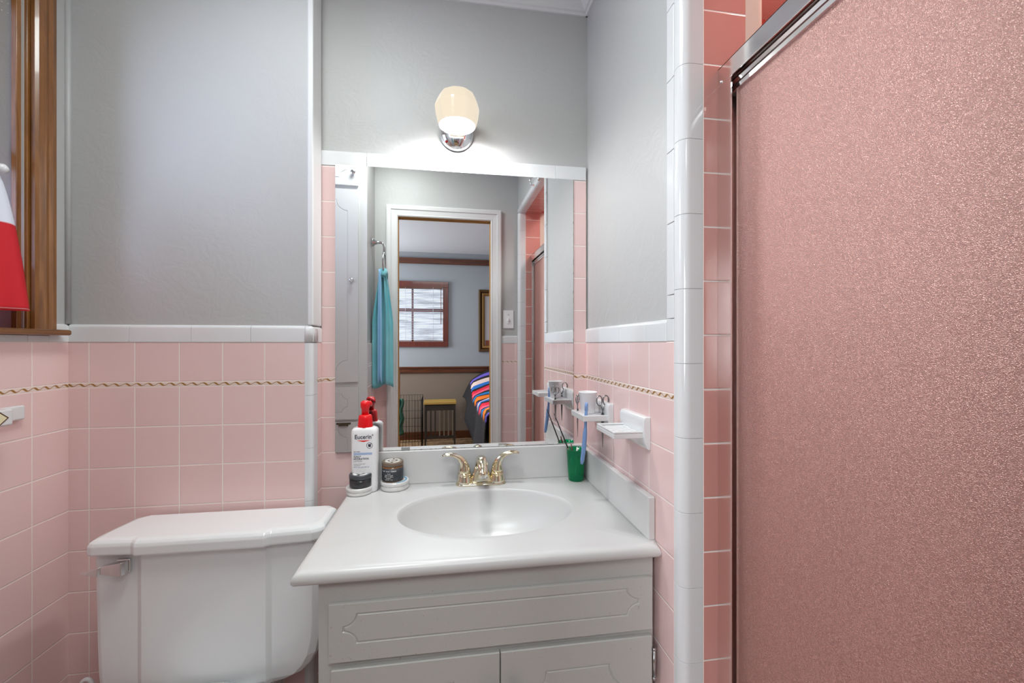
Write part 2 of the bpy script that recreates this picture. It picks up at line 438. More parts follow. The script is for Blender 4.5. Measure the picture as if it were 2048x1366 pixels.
# shower room
SX1 = 1.42; SY0 = 0.02; SY1 = 1.362
struct('wall_shower_end', B(XR + 0.14, SX1 + .06, SY1, SY1 + 0.06, 0, ZC), T_SHX)
struct('wall_shower_near', B(XR + 0.14, SX1 + .06, SY0 - 0.06, SY0, 0, ZC), T_SHX)
struct('wall_shower_side', B(SX1, SX1 + 0.06, SY0, SY1, 0, ZC), T_SHY)
struct('wall_shower_inner', B(XR + 0.141, 0.640, YJ + 0.048, SY1, 0, ZC).box(XR + .141, 0.640, SY0, YN - 0.048, 0, ZC).box(XR + .141, .640, YN - .048, YJ + .048, ZL + .01, ZC), T_SHY)
struct('ceiling_shower', B(0.62, SX1 + .06, SY0, SY1, ZC, ZC + .05), WHITEP)
struct('floor_shower', B(XR, SX1 + .06, SY0, SY1, -0.05, 0.03), FLOOR)
struct('trim_26', B(XR + .001, 0.648, YN, YJ, 0.0, 0.10), CER, bev=.006)

# crown moulding (white) round the top of the bathroom
def crown(name, p0, p1, nx, ny):
    prof = [(0, 0), (0.006, 0), (0.010, 0.006), (0.016, 0.008), (0.030, 0.026), (0.044, 0.044), (0.050, 0.046), (0.054, 0.052), (0.060, 0.054), (0.060, 0.066), (0, 0.066)]
    mb = MB()
    mb.rings([[(p[0] + nx * d, p[1] + ny * d, 2.354 + h) for d, h in prof] for p in (p0, p1)], smooth=False)
    return struct(name, mb, WHITEP)
crown('trim_27', (XRET, D2 + OFF), (XR + OFF, D2 + OFF), 0, -1)
crown('trim_28', (XR + OFF, D2 + OFF), (XR + OFF, YD), -1, 0)
crown('trim_29', (XL, D1 + OFF), (XRET, D1 + OFF), 0, -1)
crown('trim_30', (XL, 0.53), (XL, D1), 1, 0)

# doorway: stained jamb lining, white casing on the bathroom side
JB, _, _ = base('jamb_stained', srgb(176, 134, 76), 0.35)
struct('door_1', B(DX0 - 0.02, DX0, YD - 0.030, YD + .003, 0, DZ).box(DX1, DX1 + 0.02, YD - 0.030, YD + .003, 0, DZ).box(DX0 - .02, DX1 + .02, YD - .030, YD + .003, DZ, DZ + .02)
       .box(DX0, DX0 + .003, YD - .029, YD - .018, 0, DZ).box(DX1 - .003, DX1, YD - .029, YD - .018, 0, DZ).box(DX0, DX1, YD - .029, YD - .018, DZ - .006, DZ), JB)
def casing(name, x0, x1, zt, w_, y, ny, mat):
    prof = [(0.0, 0.010), (0.006, 0.014), (0.012, 0.012), (w_ * .55, 0.015), (w_ * .62, 0.020), (w_ * .9, 0.021), (w_, 0.018), (w_, 0.0), (0, 0)]
    mb = MB(); R = []
    for (cx, cz, dx, dz) in ((x0, 0.0, -1, 0), (x0, zt, -1, 1), (x1, zt, 1, 1), (x1, 0.0, 1, 0)):
        R.append([(cx + dx * u, y + ny * d, cz + dz * u) for u, d in prof])
    mb.rings(R, smooth=False); return struct(name, mb, mat)
casing('trim_31', DX0 - .002, DX1 + .002, DZ + .004, 0.066, YD + .001, 1, WHITEP)
casing('trim_32', DX0 - .002, DX1 + .002, DZ + .004, 0.066, YD - .046, -1, WOOD)

# ================================================================== WINDOW IN THE LEFT WALL
WY0, WY1, WZ0, WZ1 = 0.635, 1.1705, 1.277, 2.12
wcas = MB()
prof = [(0.0, 0.004), (0.0, 0.012), (0.005, 0.017), (0.009, 0.014), (0.020, 0.020), (0.030, 0.017), (0.037, 0.021), (0.047, 0.020), (0.048, 0.002)]
R = []
for (cy, cz, dy, dz) in ((WY0, WZ0, -1, 0), (WY0, WZ1, -1, 1), (WY1 + .002, WZ1, 1, 1), (WY1 + .002, WZ0, 1, 0)):
    R.append([(XL - .002 + d, cy + dy * u, cz + dz * u) for u, d in prof])
wcas.rings(R, smooth=False)
win = wcas.build('window_1', WOOD); win['kind'] = 'structure'
mb = MB().box(XL - .10, XL - .001, WY1 - .004, WY1 + .012, WZ0, WZ1).box(XL - .10, XL - .001, WY0 - .012, WY0 + .004, WZ0, WZ1).box(XL - .10, XL - .001, WY0 - .012, WY1 + .012, WZ1, WZ1 + .014)
mb.box(XL - .024, XL - .012, WY1 - .016, WY1 - .003, WZ0, WZ1).box(XL - .024, XL - .012, WY0 + .003, WY0 + .016, WZ0, WZ1)
mb.build('window_jamb', WOOD, win, bev=.0015)
mb = MB().box(XL - .10, XL + .032, WY0 - .07, 1.247, 1.2625, 1.277); mb.build('window_sill', WOODY, win, bev=.005, seg=3)
mb = MB()
xs0, xs1 = XL - .098, XL - .072
for y0, y1 in ((WY0 + .004, WY0 + .04), (WY1 - .04, WY1 - .004)): mb.box(xs0, xs1, y0, y1, WZ0, WZ1)
for z0, z1 in ((WZ0, WZ0 + .05), (WZ1 - .04, WZ1), ((WZ0 + WZ1) / 2 - .018, (WZ0 + WZ1) / 2 + .018)): mb.box(xs0 + .001, xs1 - .001, WY0 + .005, WY1 - .005, z0, z1)
mb.build('window_sash', WOOD, win)
PANE, _nt, _p = base('clear_pane', (1, 1, 1), 0.0)
_gl = N(_nt, 'ShaderNodeBsdfGlossy'); _gl.inputs['Roughness'].default_value = 0.02; _tp = N(_nt, 'ShaderNodeBsdfTransparent'); _fr = N(_nt, 'ShaderNodeFresnel'); _fr.inputs[0].default_value = 1.3
_mx = N(_nt, 'ShaderNodeMixShader'); _nt.links.new(_fr.outputs[0], _mx.inputs[0]); _nt.links.new(_tp.outputs[0], _mx.inputs[1]); _nt.links.new(_gl.outputs[0], _mx.inputs[2]); _nt.links.new(_mx.outputs[0], _nt.nodes['Material Output'].inputs[0])
MB().box(XL - .088, XL - .084, WY0 + .02, WY1 - .02, WZ0 + .02, WZ1 - .02).build('window_pane', PANE, win)
mb = MB()
for xq, zq in ((XL - .052, 2.036), (XL - .052, 2.056), (XL - .038, 2.030), (XL - .038, 2.052), (XL - .066, 2.045)):
    mb.lathe([(.0016, -.002), (.0016, 0)], (xq, WY1 - .0045, zq), 8, 'Y')
mb.build('window_pin', CER, win)

# ================================================================== CAFE CURTAIN AND ROD
t = Thing('curtain_rod', (XL + .022, 0.86, 1.630), 'thin white curtain rod with a round finial across the wood-framed window', 'curtain rod')
t.part('rod', MB().tube([(XL + .022, 0.66, 1.630), (XL + .022, 1.080, 1.630)], .004, 10), WHITEP)
for yy_ in (0.652, 1.084):
    t.part('finial', MB().lathe([(.002, -.011), (.008, -.008), (.011, 0), (.008, .008), (.002, .011)], (XL + .022, yy_, 1.630), 16, 'Y'), CER)
for yq in (1.060, .674): t.part('bracket', MB().box(XL - .07, XL + .024, yq, yq + .006, 1.620, 1.628), WHITEP)
RED, _nt, _p = base('red_curtain_cloth', srgb(214, 30, 44), 0.7)
_s = N(_nt, 'ShaderNodeSeparateXYZ'); _nt.links.new(N(_nt, 'ShaderNodeNewGeometry').outputs['Position'], _s.inputs[0])
_c = ramp(_nt, mth(_nt, 'MULTIPLY', mth(_nt, 'SUBTRACT', _s.outputs[2], 1.30), 2.5),
          [(0.0, srgb(206, 22, 36)), (0.052, srgb(206, 22, 36)), (0.054, srgb(240, 190, 190)), (0.058, srgb(206, 22, 36)), (0.530, srgb(206, 22, 36)), (0.533, srgb(228, 232, 244)), (1.0, srgb(228, 232, 244))])
_c.node.color_ramp.interpolation = 'LINEAR'
_nt.links.new(_c, _p.inputs['Base Color']); _p.inputs['Subsurface Weight'].default_value = 0.0
bump(_nt, _p, noise(_nt, 300, 2), .1, .001)
g = []
NZ, NY = 26, 90
for i in range(NZ + 1):
    f = i / NZ; z = 1.625 - 0.305 * f
    row = []
    for j in range(NY + 1):
        s = j / NY; ya = 0.70 - 0.045 * f; yb = 1.082 + 0.074 * (f ** 0.62)
        y = ya + (yb - ya) * s
        x = XL + .014 + .008 * f + (.004 + .006 * f) * math.sin(s * 2 * PI * 6.5 + f * .8) + .002 * math.sin(s * 37)
        row.append((x, y, z - .004 * math.sin(s * 9) * f))
    g.append(row)
cur = MB().sheet(g).build('cafe_curtain', RED, solid=.0012)
tag(cur, 'white over red cloth cafe curtain hanging in the wood-framed window', 'curtain')

# ================================================================== CERAMIC FIXTURE ON THE LEFT WALL
t = Thing('ceramic_wall_bracket', (XL, 1.04, 1.078), 'white ceramic wall bracket with gold diamond inlay, below the window', 'wall bracket')
t.part('base_plate', MB().box(XL, XL + .015, .925, 1.146, 1.063, 1.097), CER, bev=.005, seg=3)
def chev(y0, y1, z0, z1, xa, xb):
    return [[(xa, y0, z0), (xa, y1, z0), (xa, y1, z1), (xa, y0, z1)], [(xb, y0 + .006, z0 + .003), (xb, y1 - .006, z0 + .003), (xb, y1 - .006, z1 - .003), (xb, y0 + .006, z1 - .003)]]
mb = MB(); mb.rings(chev(.985, 1.078, 1.060, 1.101, XL + .010, XL + .055), smooth=False)
t.part('holder_block', mb, CER, bev=.004, seg=3)
mb = MB()
for k, (s, xx, mi) in enumerate(((.0190, XL + .0562, 0), (.0148, XL + .0575, 1))):
    mb.rings([[(XL + .054, 1.037 - s * 1.25, 1.0805), (XL + .054, 1.037, 1.0805 + s), (XL + .054, 1.037 + s * 1.25, 1.0805), (XL + .054, 1.037, 1.0805 - s)],
              [(xx, 1.037 - s * 1.25, 1.0805), (xx, 1.037, 1.0805 + s), (xx, 1.037 + s * 1.25, 1.0805), (xx, 1.037, 1.0805 - s)]], mi=mi, smooth=False)
IVORY, _, _ = base('ivory_glaze', srgb(236, 228, 190), .15)
DGOLD, _, _ = base('dark_gold', srgb(84, 56, 24), .4)
t.part('diamond_inlay', mb, [DGOLD, IVORY], label='ivory diamond outlined in dark gold')

# ================================================================== TOILET
t = Thing('toilet', (-0.565, 1.10, 0.0), 'white two-piece toilet whose tank stands against the pink tiled wall', 'toilet')
def tank_ring(z, x0, x1, yf, yb, proud, c0, c1, rc=.014, fl=.016):
    # ring seen from above: front slightly wider on the left, faceted front with a proud centre panel
    g_ = .012; xf = x0 - fl
    pts = [(xf + rc * .3, yf + .004 + rc * .3), (xf + rc, yf + .004)]
    pts += [(c0 - g_, yf + .001), (c0, yf - proud), (c0 + .02, yf - proud), ((c0 + c1) / 2, yf - proud), (c1 - .02, yf - proud), (c1, yf - proud), (c1 + g_, yf + .001)]
    pts += [(x1 - rc * 1.6, yf + .008), (x1 - rc * .4, yf + .014 + rc * .3), (x1, yf + .03), (x1, (yf + yb) / 2), (x1, yb - rc), (x1 - rc, yb), ((x0 + x1) / 2, yb), (x0 + rc, yb), (x0, yb - rc), ((x0 + xf) / 2, (yf + yb) / 2), (xf + fl * .2, yf + .03)]
    return [(x, y, z) for x, y in pts]
mb = MB()
rr = []
LV = [(.386, .13, .030), (.388, .10, .014), (.394, .066, .006), (.404, .046, .003), (.424, .026, .001), (.450, .012, .0), (.490, .003, .0), (.530, .0, .0), (.620, .0, 0), (.752, 0, 0)]
for z, ins, yo in LV:
    rr.append(tank_ring(z + (0), -.806 + ins * .12 + (.752 - z) * .02, -.322 - ins, 1.117 + yo, 1.245 - yo, .006, -.722, -.448, .014, .026))
mb.rings(rr); t.part('tank', mb, PORC, bev=0.0035, seg=2, ang=9)
mb = MB(); rr = []
for z, ins in ((.745, .012), (.745, .002), (.749, 0), (.767, 0), (.774, .0025), (.779, .008), (.7815, .018), (.782, .05)):
    rr.append(tank_ring(z, -.824 + ins, -.312 - ins, 1.100 + ins, 1.262 - ins * .6, .008 * (1 if ins < .02 else .8), -.726, -.446, .018))
mb.rings(rr); t.part('tank_lid', mb, PORC, bev=.003, seg=2, ang=9)
mb = MB().box(-.776, -.7460, 1.1115, 1.130, .6990, .7325)
lv = t.part('flush_lever', mb, CHROME, bev=.004, seg=3)
mb = MB()
def lev(x, ya, yb, z0, z1): return [(x, ya, z0), (x, yb, z0), (x, yb, z1), (x, ya, z1)]
mb.rings([lev(-.7480, 1.100, 1.110, .7025, .7305), lev(-.7540, 1.094, 1.110, .7000, .7310), lev(-.7770, 1.092, 1.106, .7050, .7290), lev(-.7930, 1.091, 1.100, .7095, .7270),
          lev(-.7965, 1.087, 1.098, .7070, .7255), lev(-.8060, 1.086, 1.096, .7080, .7245), lev(-.8290, 1.085, 1.089, .7150, .7180)], smooth=False)
t.part('lever_arm', mb, CHROME, lv, bev=.0012)
# bowl, pedestal and seat
def oval(z, cy, rx, ryf, ryb, n=36):
    out = []
    for i in range(n):
        a = 2 * PI * i / n; c, s = math.cos(a), math.sin(a)
        out.append((-.565 + rx * c, cy + (ryb if s > 0 else ryf) * s, z))
    return out
mb = MB(); mb.rings([oval(0, .95, .11, .17, .20), oval(.04, .95, .105, .16, .19), oval(.15, .94, .09, .13, .18), oval(.26, .92, .13, .17, .20), oval(.35, .90, .175, .225, .24), oval(.395, .90, .185, .235, .25), oval(.40, .90, .178, .228, .243)])
mb.box(-.68, -.45, 1.13, 1.235, .28, .3855)
t.part('bowl', mb, PORC)
mb = MB(); mb.rings([oval(.402, .90, .180, .23, .20), oval(.408, .90, .19, .24, .205), oval(.425, .90, .188, .238, .203), oval(.430, .90, .175, .22, .19)])
t.part('seat_cover', mb, PORC)

# brush with looped handle in the corner
t = Thing('toilet_brush', (-.895, 1.19, 0.0), 'white toilet brush with looped handle in the corner left of the toilet', 'toilet brush')
t.part('holder', MB().lathe([(.045, 0), (.05, .01), (.042, .12), (.036, .14)], (-.895, 1.19, 0), 24), PORC)
mb = MB().tube([(-.895, 1.19, .10), (-.895, 1.19, .365)], .007, 10)
mb.tube([(-.895 + .013 * math.sin(a), 1.19, .384 - .019 * math.cos(a)) for a in [2 * PI * k / 20 for k in range(21)]], .005, 10)
t.part('handle', mb, PORC)

# ================================================================== VANITY CABINET
t = Thing('vanity_cabinet', (0.10, 1.1, 0.0), 'greige painted vanity cabinet with routed panels under the white sink top', 'cabinet')
CX0, CX1, CYF = -0.254, 0.4475, 0.870
mb = MB().box(CX0, CX0 + .016, CYF + .0185, D2 - .001, 0.0, 0.7725).box(CX1 - .016, CX1, CYF + .0185, D2 - .001, 0.0, 0.7725)
mb.box(CX0 + .016, CX1 - .016, CYF + .019, D2 - .001, .08, .096).box(CX0 + .016, CX1 - .016, CYF + .06, CYF + .075, 0, .08)
t.part('carcass', mb, CAB)
mb = MB().box(CX0, CX0 + .045, CYF, CYF + .018, 0.06, .7725).box(CX1 - .045, CX1, CYF, CYF + .018, .06, .7725)
mb.box(CX0 + .045, CX1 - .045, CYF + .0002, CYF + .018, .715, .7725).box(CX0 + .045, CX1 - .045, CYF + .0002, CYF + .018, .590, .630).box(CX0 + .045, CX1 - .045, CYF + .0002, CYF + .018, .06, .115)
mb.box(.090, .120, CYF + .0002, CYF + .018, .115, .590)
t.part('face_frame', mb, CAB)
def notched(x0, x1, z0, z1, rx, rz, k=10):
    """rectangle whose corners are scooped out by quarter circles centred on them"""
    P = []
    for (cx, cz, a0) in ((x0, z0, 0), (x1, z0, 90), (x1, z1, 180), (x0, z1, 270)):
        seq = []
        for i in range(k + 1):
            a = math.radians(a0 + 90 - 90 * i / k)
            seq.append((cx + rx * math.cos(a), cz + rz * math.sin(a)))
        P += seq
    return P
def offset(poly, d):
    n = len(poly); out = []
    for i in range(n):
        a, b, c = Vector(poly[i - 1]), Vector(poly[i]), Vector(poly[(i + 1) % n])
        e1 = (b - a).normalized(); e2 = (c - b).normalized()
        n1 = Vector((-e1.y, e1.x)); n2 = Vector((-e2.y, e2.x)); m = (n1 + n2)
        m = m.normalized() if m.length > 1e-6 else n1
        q = max(.5, m.dot(n1)); out.append(tuple(b + m * (d / q)))
    return out
def routed(x0, x1, z0, z1, yf, th, contour, gw=.0045, gd=.0022, ny=-1):
    """board with a routed groove following contour; front face at y=yf, facing ny"""
    mb = MB(); bm = mb.bm; back = yf - ny * th
    rect = [(x0, z0), (x1, z0), (x1, z1), (x0, z1)]
    c0 = contour; c1 = offset(contour, gw * .35); c2 = offset(contour, gw * .65); c3 = offset(contour, gw)
    # orientation check: offsets must go inward
    def area_(p): return abs(sum(p[i - 1][0] * p[i][1] - p[i][0] * p[i - 1][1] for i in range(len(p))) / 2)
    if area_(c3) > area_(c0): c1, c2, c3 = offset(contour, -gw * .35), offset(contour, -gw * .65), offset(contour, -gw)
    # front outside the contour
    n = len(c0)
    pts = [Vector(p) for p in rect + c0]
    edges = [(0, 1), (1, 2), (2, 3), (3, 0)] + [(4 + i, 4 + (i + 1) % n) for i in range(n)]
    vs, _, fs, _, _, _ = delaunay_2d_cdt(pts, edges, [], 1, 1e-7)
    V = [bm.verts.new((v.x, yf, v.y)) for v in vs]
    def inside(px, pz):
        r = False
        for i in range(n):
            (xa, za), (xb, zb) = c0[i - 1], c0[i]
            if (za > pz) != (zb > pz) and px < (xb - xa) * (pz - za) / (zb - za) + xa: r = not r
        return r
    for f in fs:
        cx = sum(vs[i].x for i in f) / 3; cz = sum(vs[i].y for i in f) / 3
        if not inside(cx, cz): bm.faces.new([V[i] for i in f])
    rr = [[(a, yf, b) for a, b in c0], [(a, yf - ny * gd, b) for a, b in c1], [(a, yf - ny * gd, b) for a, b in c2], [(a, yf, b) for a, b in c3]]
    mb.rings(rr, cap0=False, cap1=False, smooth=False)
    pts = [Vector(p) for p in c3]
    vs, _, fs, _, _, _ = delaunay_2d_cdt(pts, [(i, (i + 1) % n) for i in range(n)], [], 1, 1e-7)
    V = [bm.verts.new((v.x, yf, v.y)) for v in vs]
    for f in fs: bm.faces.new([V[i] for i in f])
    mb.rings([[(a, yf, b) for a, b in rect], [(a, back, b) for a, b in rect]], cap0=False, smooth=False)
    bmesh.ops.remove_doubles(bm, verts=bm.verts, dist=1e-5)
    return mb
DF = t.part('drawer_front', routed(-.232, .441, .616, .729, .859, .0105, notched(-.207, .411, .650, .710, .026, .0235)), CAB, smooth=False)
def door(x0, x1, kx, cx0, cx1):
    d = t.part('door', routed(x0, x1, .10, .601, .857, .0125, notched(cx0, cx1, .15, .553, .058, .058)), CAB, smooth=False)
    t.part('knob', MB().lathe([(.005, .857), (.005, .846), (.011, .840), (.013, .834), (.010, .829), (.003, .827)], (kx, 0, .530), 20, 'Y'), CHROME, d)
    return d
door(-.227, .1035, .082, -.19, .068)
d2 = door(.1065, .439, .131, .143, .402)
def hinge(z):
    mb = MB().tube([(.4450, .8585, z - .030), (.4450, .8585, z + .030)], .0038, 10)
    mb.box(.4405, .4475, .8600, .8685, z - .026, z + .026)
    for q in (-.032, .032): mb.lathe([(.0045, -.003), (.0045, .003)], (.4450, .8585, z + q), 10)
    t.part('hinge', mb, NICK, d2)
hinge(.540); hinge(.18)

# ================================================================== VANITY TOP WITH INTEGRAL BASIN
t = Thing('integral_sink', (0.10, 1.1, 0.775), 'white cultured marble vanity top with oval integral basin', 'sink')
SXc, SYc, SRX, SRY = 0.100, 1.112, 0.230, 0.156
X0, X1, Y0, Y1 = -0.300, XR - .0005, 0.852, D2 - .0005
angs = sorted(set([2 * PI * i / 120 for i in range(120)] + [math.atan2(y - SYc, x - SXc) % (2 * PI) for x in (X0, X1) for y in (Y0, Y1)]))
def rect_pt(a, ins):
    c, s = math.cos(a), math.sin(a); x0, x1, y0, y1 = X0 + ins, X1, Y0 + ins, Y1
    k = min([(x1 - SXc) / c if c > 1e-9 else 9, (x0 - SXc) / c if c < -1e-9 else 9, (y1 - SYc) / s if s > 1e-9 else 9, (y0 - SYc) / s if s < -1e-9 else 9])
    return (SXc + k * c, SYc + k * s)
def ell(a, f, ox=0, oy=0):
    c, s = math.cos(a), math.sin(a); r = 1 / math.sqrt((c / (SRX)) ** 2 + (s / (SRY)) ** 2)
    return (SXc + ox + r * f * c, SYc + oy + r * f * s)
rings = []
for ins, z in ((.010, .7735), (.003, .7745), (.0005, .779), (0, .785), (.002, .792), (.006, .797), (.012, .7995), (.020, .800)):
    rings.append([(*rect_pt(a, ins), z) for a in angs])
for f in (1.35, 1.12, 1.04): 
    rings.append([(min(max(ell(a, f)[0], X0 + .03), X1 - .004), min(max(ell(a, f)[1], Y0 + .03), Y1 - .004), .800) for a in angs])
rings.append([(*ell(a, 1.012), .7994) for a in angs])
mb = MB(); mb.rings(rings, cap0=False, cap1=False)
t.part('countertop', mb, MARB, smooth=True)
rings = [[(*ell(a, 1.012), .7994) for a in angs], [(*ell(a, 1.0), .7975) for a in angs]]
for f, dz in ((.985, .009), (.96, .022), (.92, .040), (.86, .062), (.76, .086), (.62, .105), (.45, .118), (.28, .125), (.12, .128)):
    rings.append([(*ell(a, f, 0, .012 * (1 - f)), .7985 - dz) for a in angs])
mb = MB(); mb.rings(rings, cap0=False, cap1=True); t.part('basin', mb, MARB, smooth=True)
t.part('drain', MB().lathe([(.022, .6702), (.022, .6745), (.018, .6760), (.004, .6765)], (SXc, SYc + .01, 0), 24), CHROME)
t.part('backsplash', MB().box(X0 + .002, X1, D2 - .0165, D2 - .0005, .799, .9045), MARB, bev=.003)
t.part('side_splash', MB().box(XR - .017, XR - .0005, .880, D2 - .017, .799, .8965), MARB, bev=.003)

# ================================================================== FAUCET
t = Thing('faucet', (0.100, 1.318, 0.80), 'polished brass two-handle faucet at the back of the basin', 'faucet')
FY = 1.318
def obl(z, hx, hy, n=12):
    pts = []
    for k in range(n + 1): a = PI / 2 - PI * k / n; pts.append((.100 + hx - hy + hy * math.cos(a), FY + hy * math.sin(a), z))
    for k in range(n + 1): a = -PI / 2 - PI * k / n; pts.append((.100 - hx + hy + hy * math.cos(a), FY + hy * math.sin(a), z))
    return pts
mb = MB(); mb.rings([obl(.8002, .079, .0235), obl(.803, .079, .0235), obl(.8055, .077, .0215), obl(.809, .073, .019)]); t.part('base_plate', mb, BRASS)
for s in (-1, 1):
    cx = .100 + s * .051
    mb = MB(); mb.lathe([(.0245, .806), (.0235, .812), (.0205, .826), (.0195, .831)], (cx, FY, 0), 28)
    mb.lathe([(.0215, .831), (.0218, .8335), (.0200, .836)], (cx, FY, 0), 28)
    t.part('handle_base', mb, BRASS)
    pts = [(cx, FY, .834), (cx - s * .000, FY, .846), (cx + s * .001, FY, .858), (cx + s * .006, FY - .001, .872), (cx + s * .016, FY - .003, .885), (cx + s * .030, FY - .005, .8935), (cx + s * .046, FY - .007, .8975), (cx + s * .060, FY - .008, .8970), (cx + s * .070, FY - .008, .8945)]
    mb = MB(); mb.tube(pts, [.0195, .0175, .0150, .0120, .0095, .0080, .0078, .0076, .0040], 16, flat=[(1, 1), (1, 1), (1, 1), (1, 1), (.9, 1.05), (.75, 1.2), (.6, 1.3), (.5, 1.3), (.5, 1)])
    t.part('handle', mb, BRASS)
mb = MB(); mb.rings([[(.100 + hx * math.copysign(abs(math.cos(q)) ** .6, math.cos(q)), FY + hy * math.copysign(abs(math.sin(q)) ** .6, math.sin(q)), z) for q in [2 * PI * k / 28 for k in range(28)]]
    for hx, hy, z in ((.040, .0190, .808), (.034, .0185, .816), (.028, .0180, .830), (.0225, .0172, .846), (.0185, .0165, .858))])
mb.tube([(.100, FY, .850), (.100, FY - .006, .868), (.100, FY - .022, .880), (.100, FY - .045, .882), (.100, FY - .070, .874), (.100, FY - .088, .858), (.100, FY - .094, .848)],
        [.0185, .018, .0172, .016, .015, .014, .0135], 20, flat=[(1, 1), (1, .9), (1, .85), (1, .8), (1, .8), (1, .85), (1, .9)])
sp = t.part('spout', mb, BRASS)
t.part('aerator', MB().tube([(.100, FY - .090, .852), (.100, FY - .0935, .8445)], .0095, 16), CHROME, sp)
t.part('pop_up_rod', MB().tube([(.100, FY + .019, .80), (.100, FY + .019, .872)], .0022, 8).lathe([(.002, .870), (.0055, .874), (.0055, .880), (.002, .883)], (.100, FY + .019, 0), 12), BRASS)

# ================================================================== MIRROR
ca, sa = math.cos(math.radians(.7)), math.sin(math.radians(.7))
MCX = .035
MIR, _nt, _p = base('mirror_silver', (0.90, 0.905, 0.90), 0.0, 1.0)
# scratches that run downwards and specks of dried spray near the basin
_v = mapped(_nt, 90, 1, 2.5)
_s1 = mth(_nt, 'GREATER_THAN', noise(_nt, 2.2, 6, 0.75, _v, 0.6), 0.690)
_sp = mth(_nt, 'GREATER_THAN', noise(_nt, 330, 2, 0.6), 0.70)
_sep = N(_nt, 'ShaderNodeSeparateXYZ'); _nt.links.new(N(_nt, 'ShaderNodeNewGeometry').outputs['Position'], _sep.inputs[0])
_low = ramp(_nt, mth(_nt, 'MULTIPLY', mth(_nt, 'SUBTRACT', _sep.outputs[2], .90), 1.1), [(0.0, (1, 1, 1, 1)), (0.10, (.7, .7, .7, 1)), (0.35, (0, 0, 0, 1))])
_up = ramp(_nt, mth(_nt, 'MULTIPLY', mth(_nt, 'SUBTRACT', _sep.outputs[2], .90), 1.1), [(0.45, (0, 0, 0, 1)), (0.9, (1, 1, 1, 1))])
_m = mth(_nt, 'ADD', mth(_nt, 'MULTIPLY', _s1, mth(_nt, 'MULTIPLY', _up, .06)), mth(_nt, 'MULTIPLY', _sp, mth(_nt, 'MULTIPLY', _low, .26)))
_mx = N(_nt, 'ShaderNodeMixShader'); _df = N(_nt, 'ShaderNodeBsdfDiffuse'); _df.inputs[0].default_value = srgb(226, 222, 212)
_nt.links.new(_m, _mx.inputs[0]); _nt.links.new(_p.outputs[0], _mx.inputs[1]); _nt.links.new(_df.outputs[0], _mx.inputs[2])
_nt.links.new(_mx.outputs[0], _nt.nodes['Material Output'].inputs[0])
EDGE, _, _ = base('mirror_edge', (.05, .05, .05), .3)
mt = empty('wall_mirror', (MCX, D2, .905), math.radians(.7), label='large frameless wall mirror above the sink reflecting the doorway', cat='mirror')
hw, hh = .381, .888
mb = MB(); mb.box(-hw, hw, -.006, -.0002, 0, hh, mi=1)
o = mb.build('glass_panel', [MIR, EDGE], mt)
for f in o.data.polygons:
    if f.normal.y < -.5: f.material_index = 0
o.location = (0, 0, .001)
for xq in (-.170, .139):
    mb = MB().box(xq - .013, xq + .013, -.0095, -.0062, -.0005, .009).box(xq - .013, xq + .013, -.0095, 0, -.0006, .0012)
    mb.build('mirror_clip', NICK, mt)
# desilvered dark fringe along the right edge and along the foot of the glass
def fringe(n, f):
    mb = MB(); A = []; Bv = []
    for k in range(n + 1):
        q = k / n; wd = .0007 + .0009 * max(0, random.uniform(-1.5, 1)) ** 2 * (1 if f == 'z' and q < .85 or f == 'x' else .3)
        if f == 'z': A.append((hw - .0001, -.0062, .002 + q * (hh - .004))); Bv.append((hw - wd, -.0062, .002 + q * (hh - .004)))
        else: A.append((-hw + .001 + q * (2 * hw - .002), -.0062, .0001)); Bv.append((-hw + .001 + q * (2 * hw - .002), -.0062, wd))
    mb.sheet([A, Bv], smooth=False); mb.build('worn_edge', EDGE, mt, label='dark worn silvering along the mirror edge')
fringe(170, 'z'); fringe(150, 'x')

# ================================================================== VANITY LAMP
t = Thing('vanity_lamp', (.025, D2, 1.925), 'glowing cream glass wall lamp on a round chrome base above the mirror', 'wall lamp')
LY = 1.270; LZ = 1.955
t.part('wall_canopy', MB().lathe([(.0555, D2 + .0065), (.0555, D2 - .002), (.050, D2 - .012), (.036, D2 - .022), (.012, D2 - .027)], (.025, 0, 1.920), 40, 'Y'), CHROME)
t.part('lamp_arm', MB().tube([(.025, D2 - .02, 1.925), (.025, D2 - .045, 1.93), (.025, LY, 1.945)], .011, 14), CHROME)
SHM, _nt, _p = base('glowing_glass', srgb(80, 72, 56), .12)
_p.inputs['Emission Color'].default_value = srgb(255, 240, 216); 
_lw = N(_nt, 'ShaderNodeLayerWeight'); _lw.inputs[0].default_value = .35
_e = ramp(_nt, _lw.outputs['Facing'], [(0.0, (.80, .80, .80, 1)), (0.6, (.70, .70, .70, 1)), (1.0, (.50, .50, .50, 1))])
_nt.links.new(_e, _p.inputs['Emission Strength'])
mb = MB()
prof = [(.030, 1.993), (.044, 1.992), (.052, 1.988), (.059, 1.975), (.0670, 1.955), (.0670, 1.950), (.0635, 1.925), (.058, 1.903), (.054, 1.898)]
rings = []
for r, h in prof:
    ring = []
    for i in range(48):
        a = 2 * PI * i / 48; k = 10; q = (a * k / (2 * PI)) % 1 - .5
        fac = math.cos(PI / k) / math.cos(2 * PI / k * q)
        fac = 1 if h > 1.990 or h < 1.900 else fac
        ring.append((.025 + r * fac * math.cos(a + .1), LY + r * fac * math.sin(a + .1), h))
    rings.append(ring)
mb.rings(rings, cap0=True, cap1=False, smooth=False)
t.part('lamp_shade', mb, SHM)
BOT, _nt, _p = base('bright_lens', srgb(250, 250, 250), .1)
_p.inputs['Emission Color'].default_value = (1, 1, .99, 1); _p.inputs['Emission Strength'].default_value = 130.0
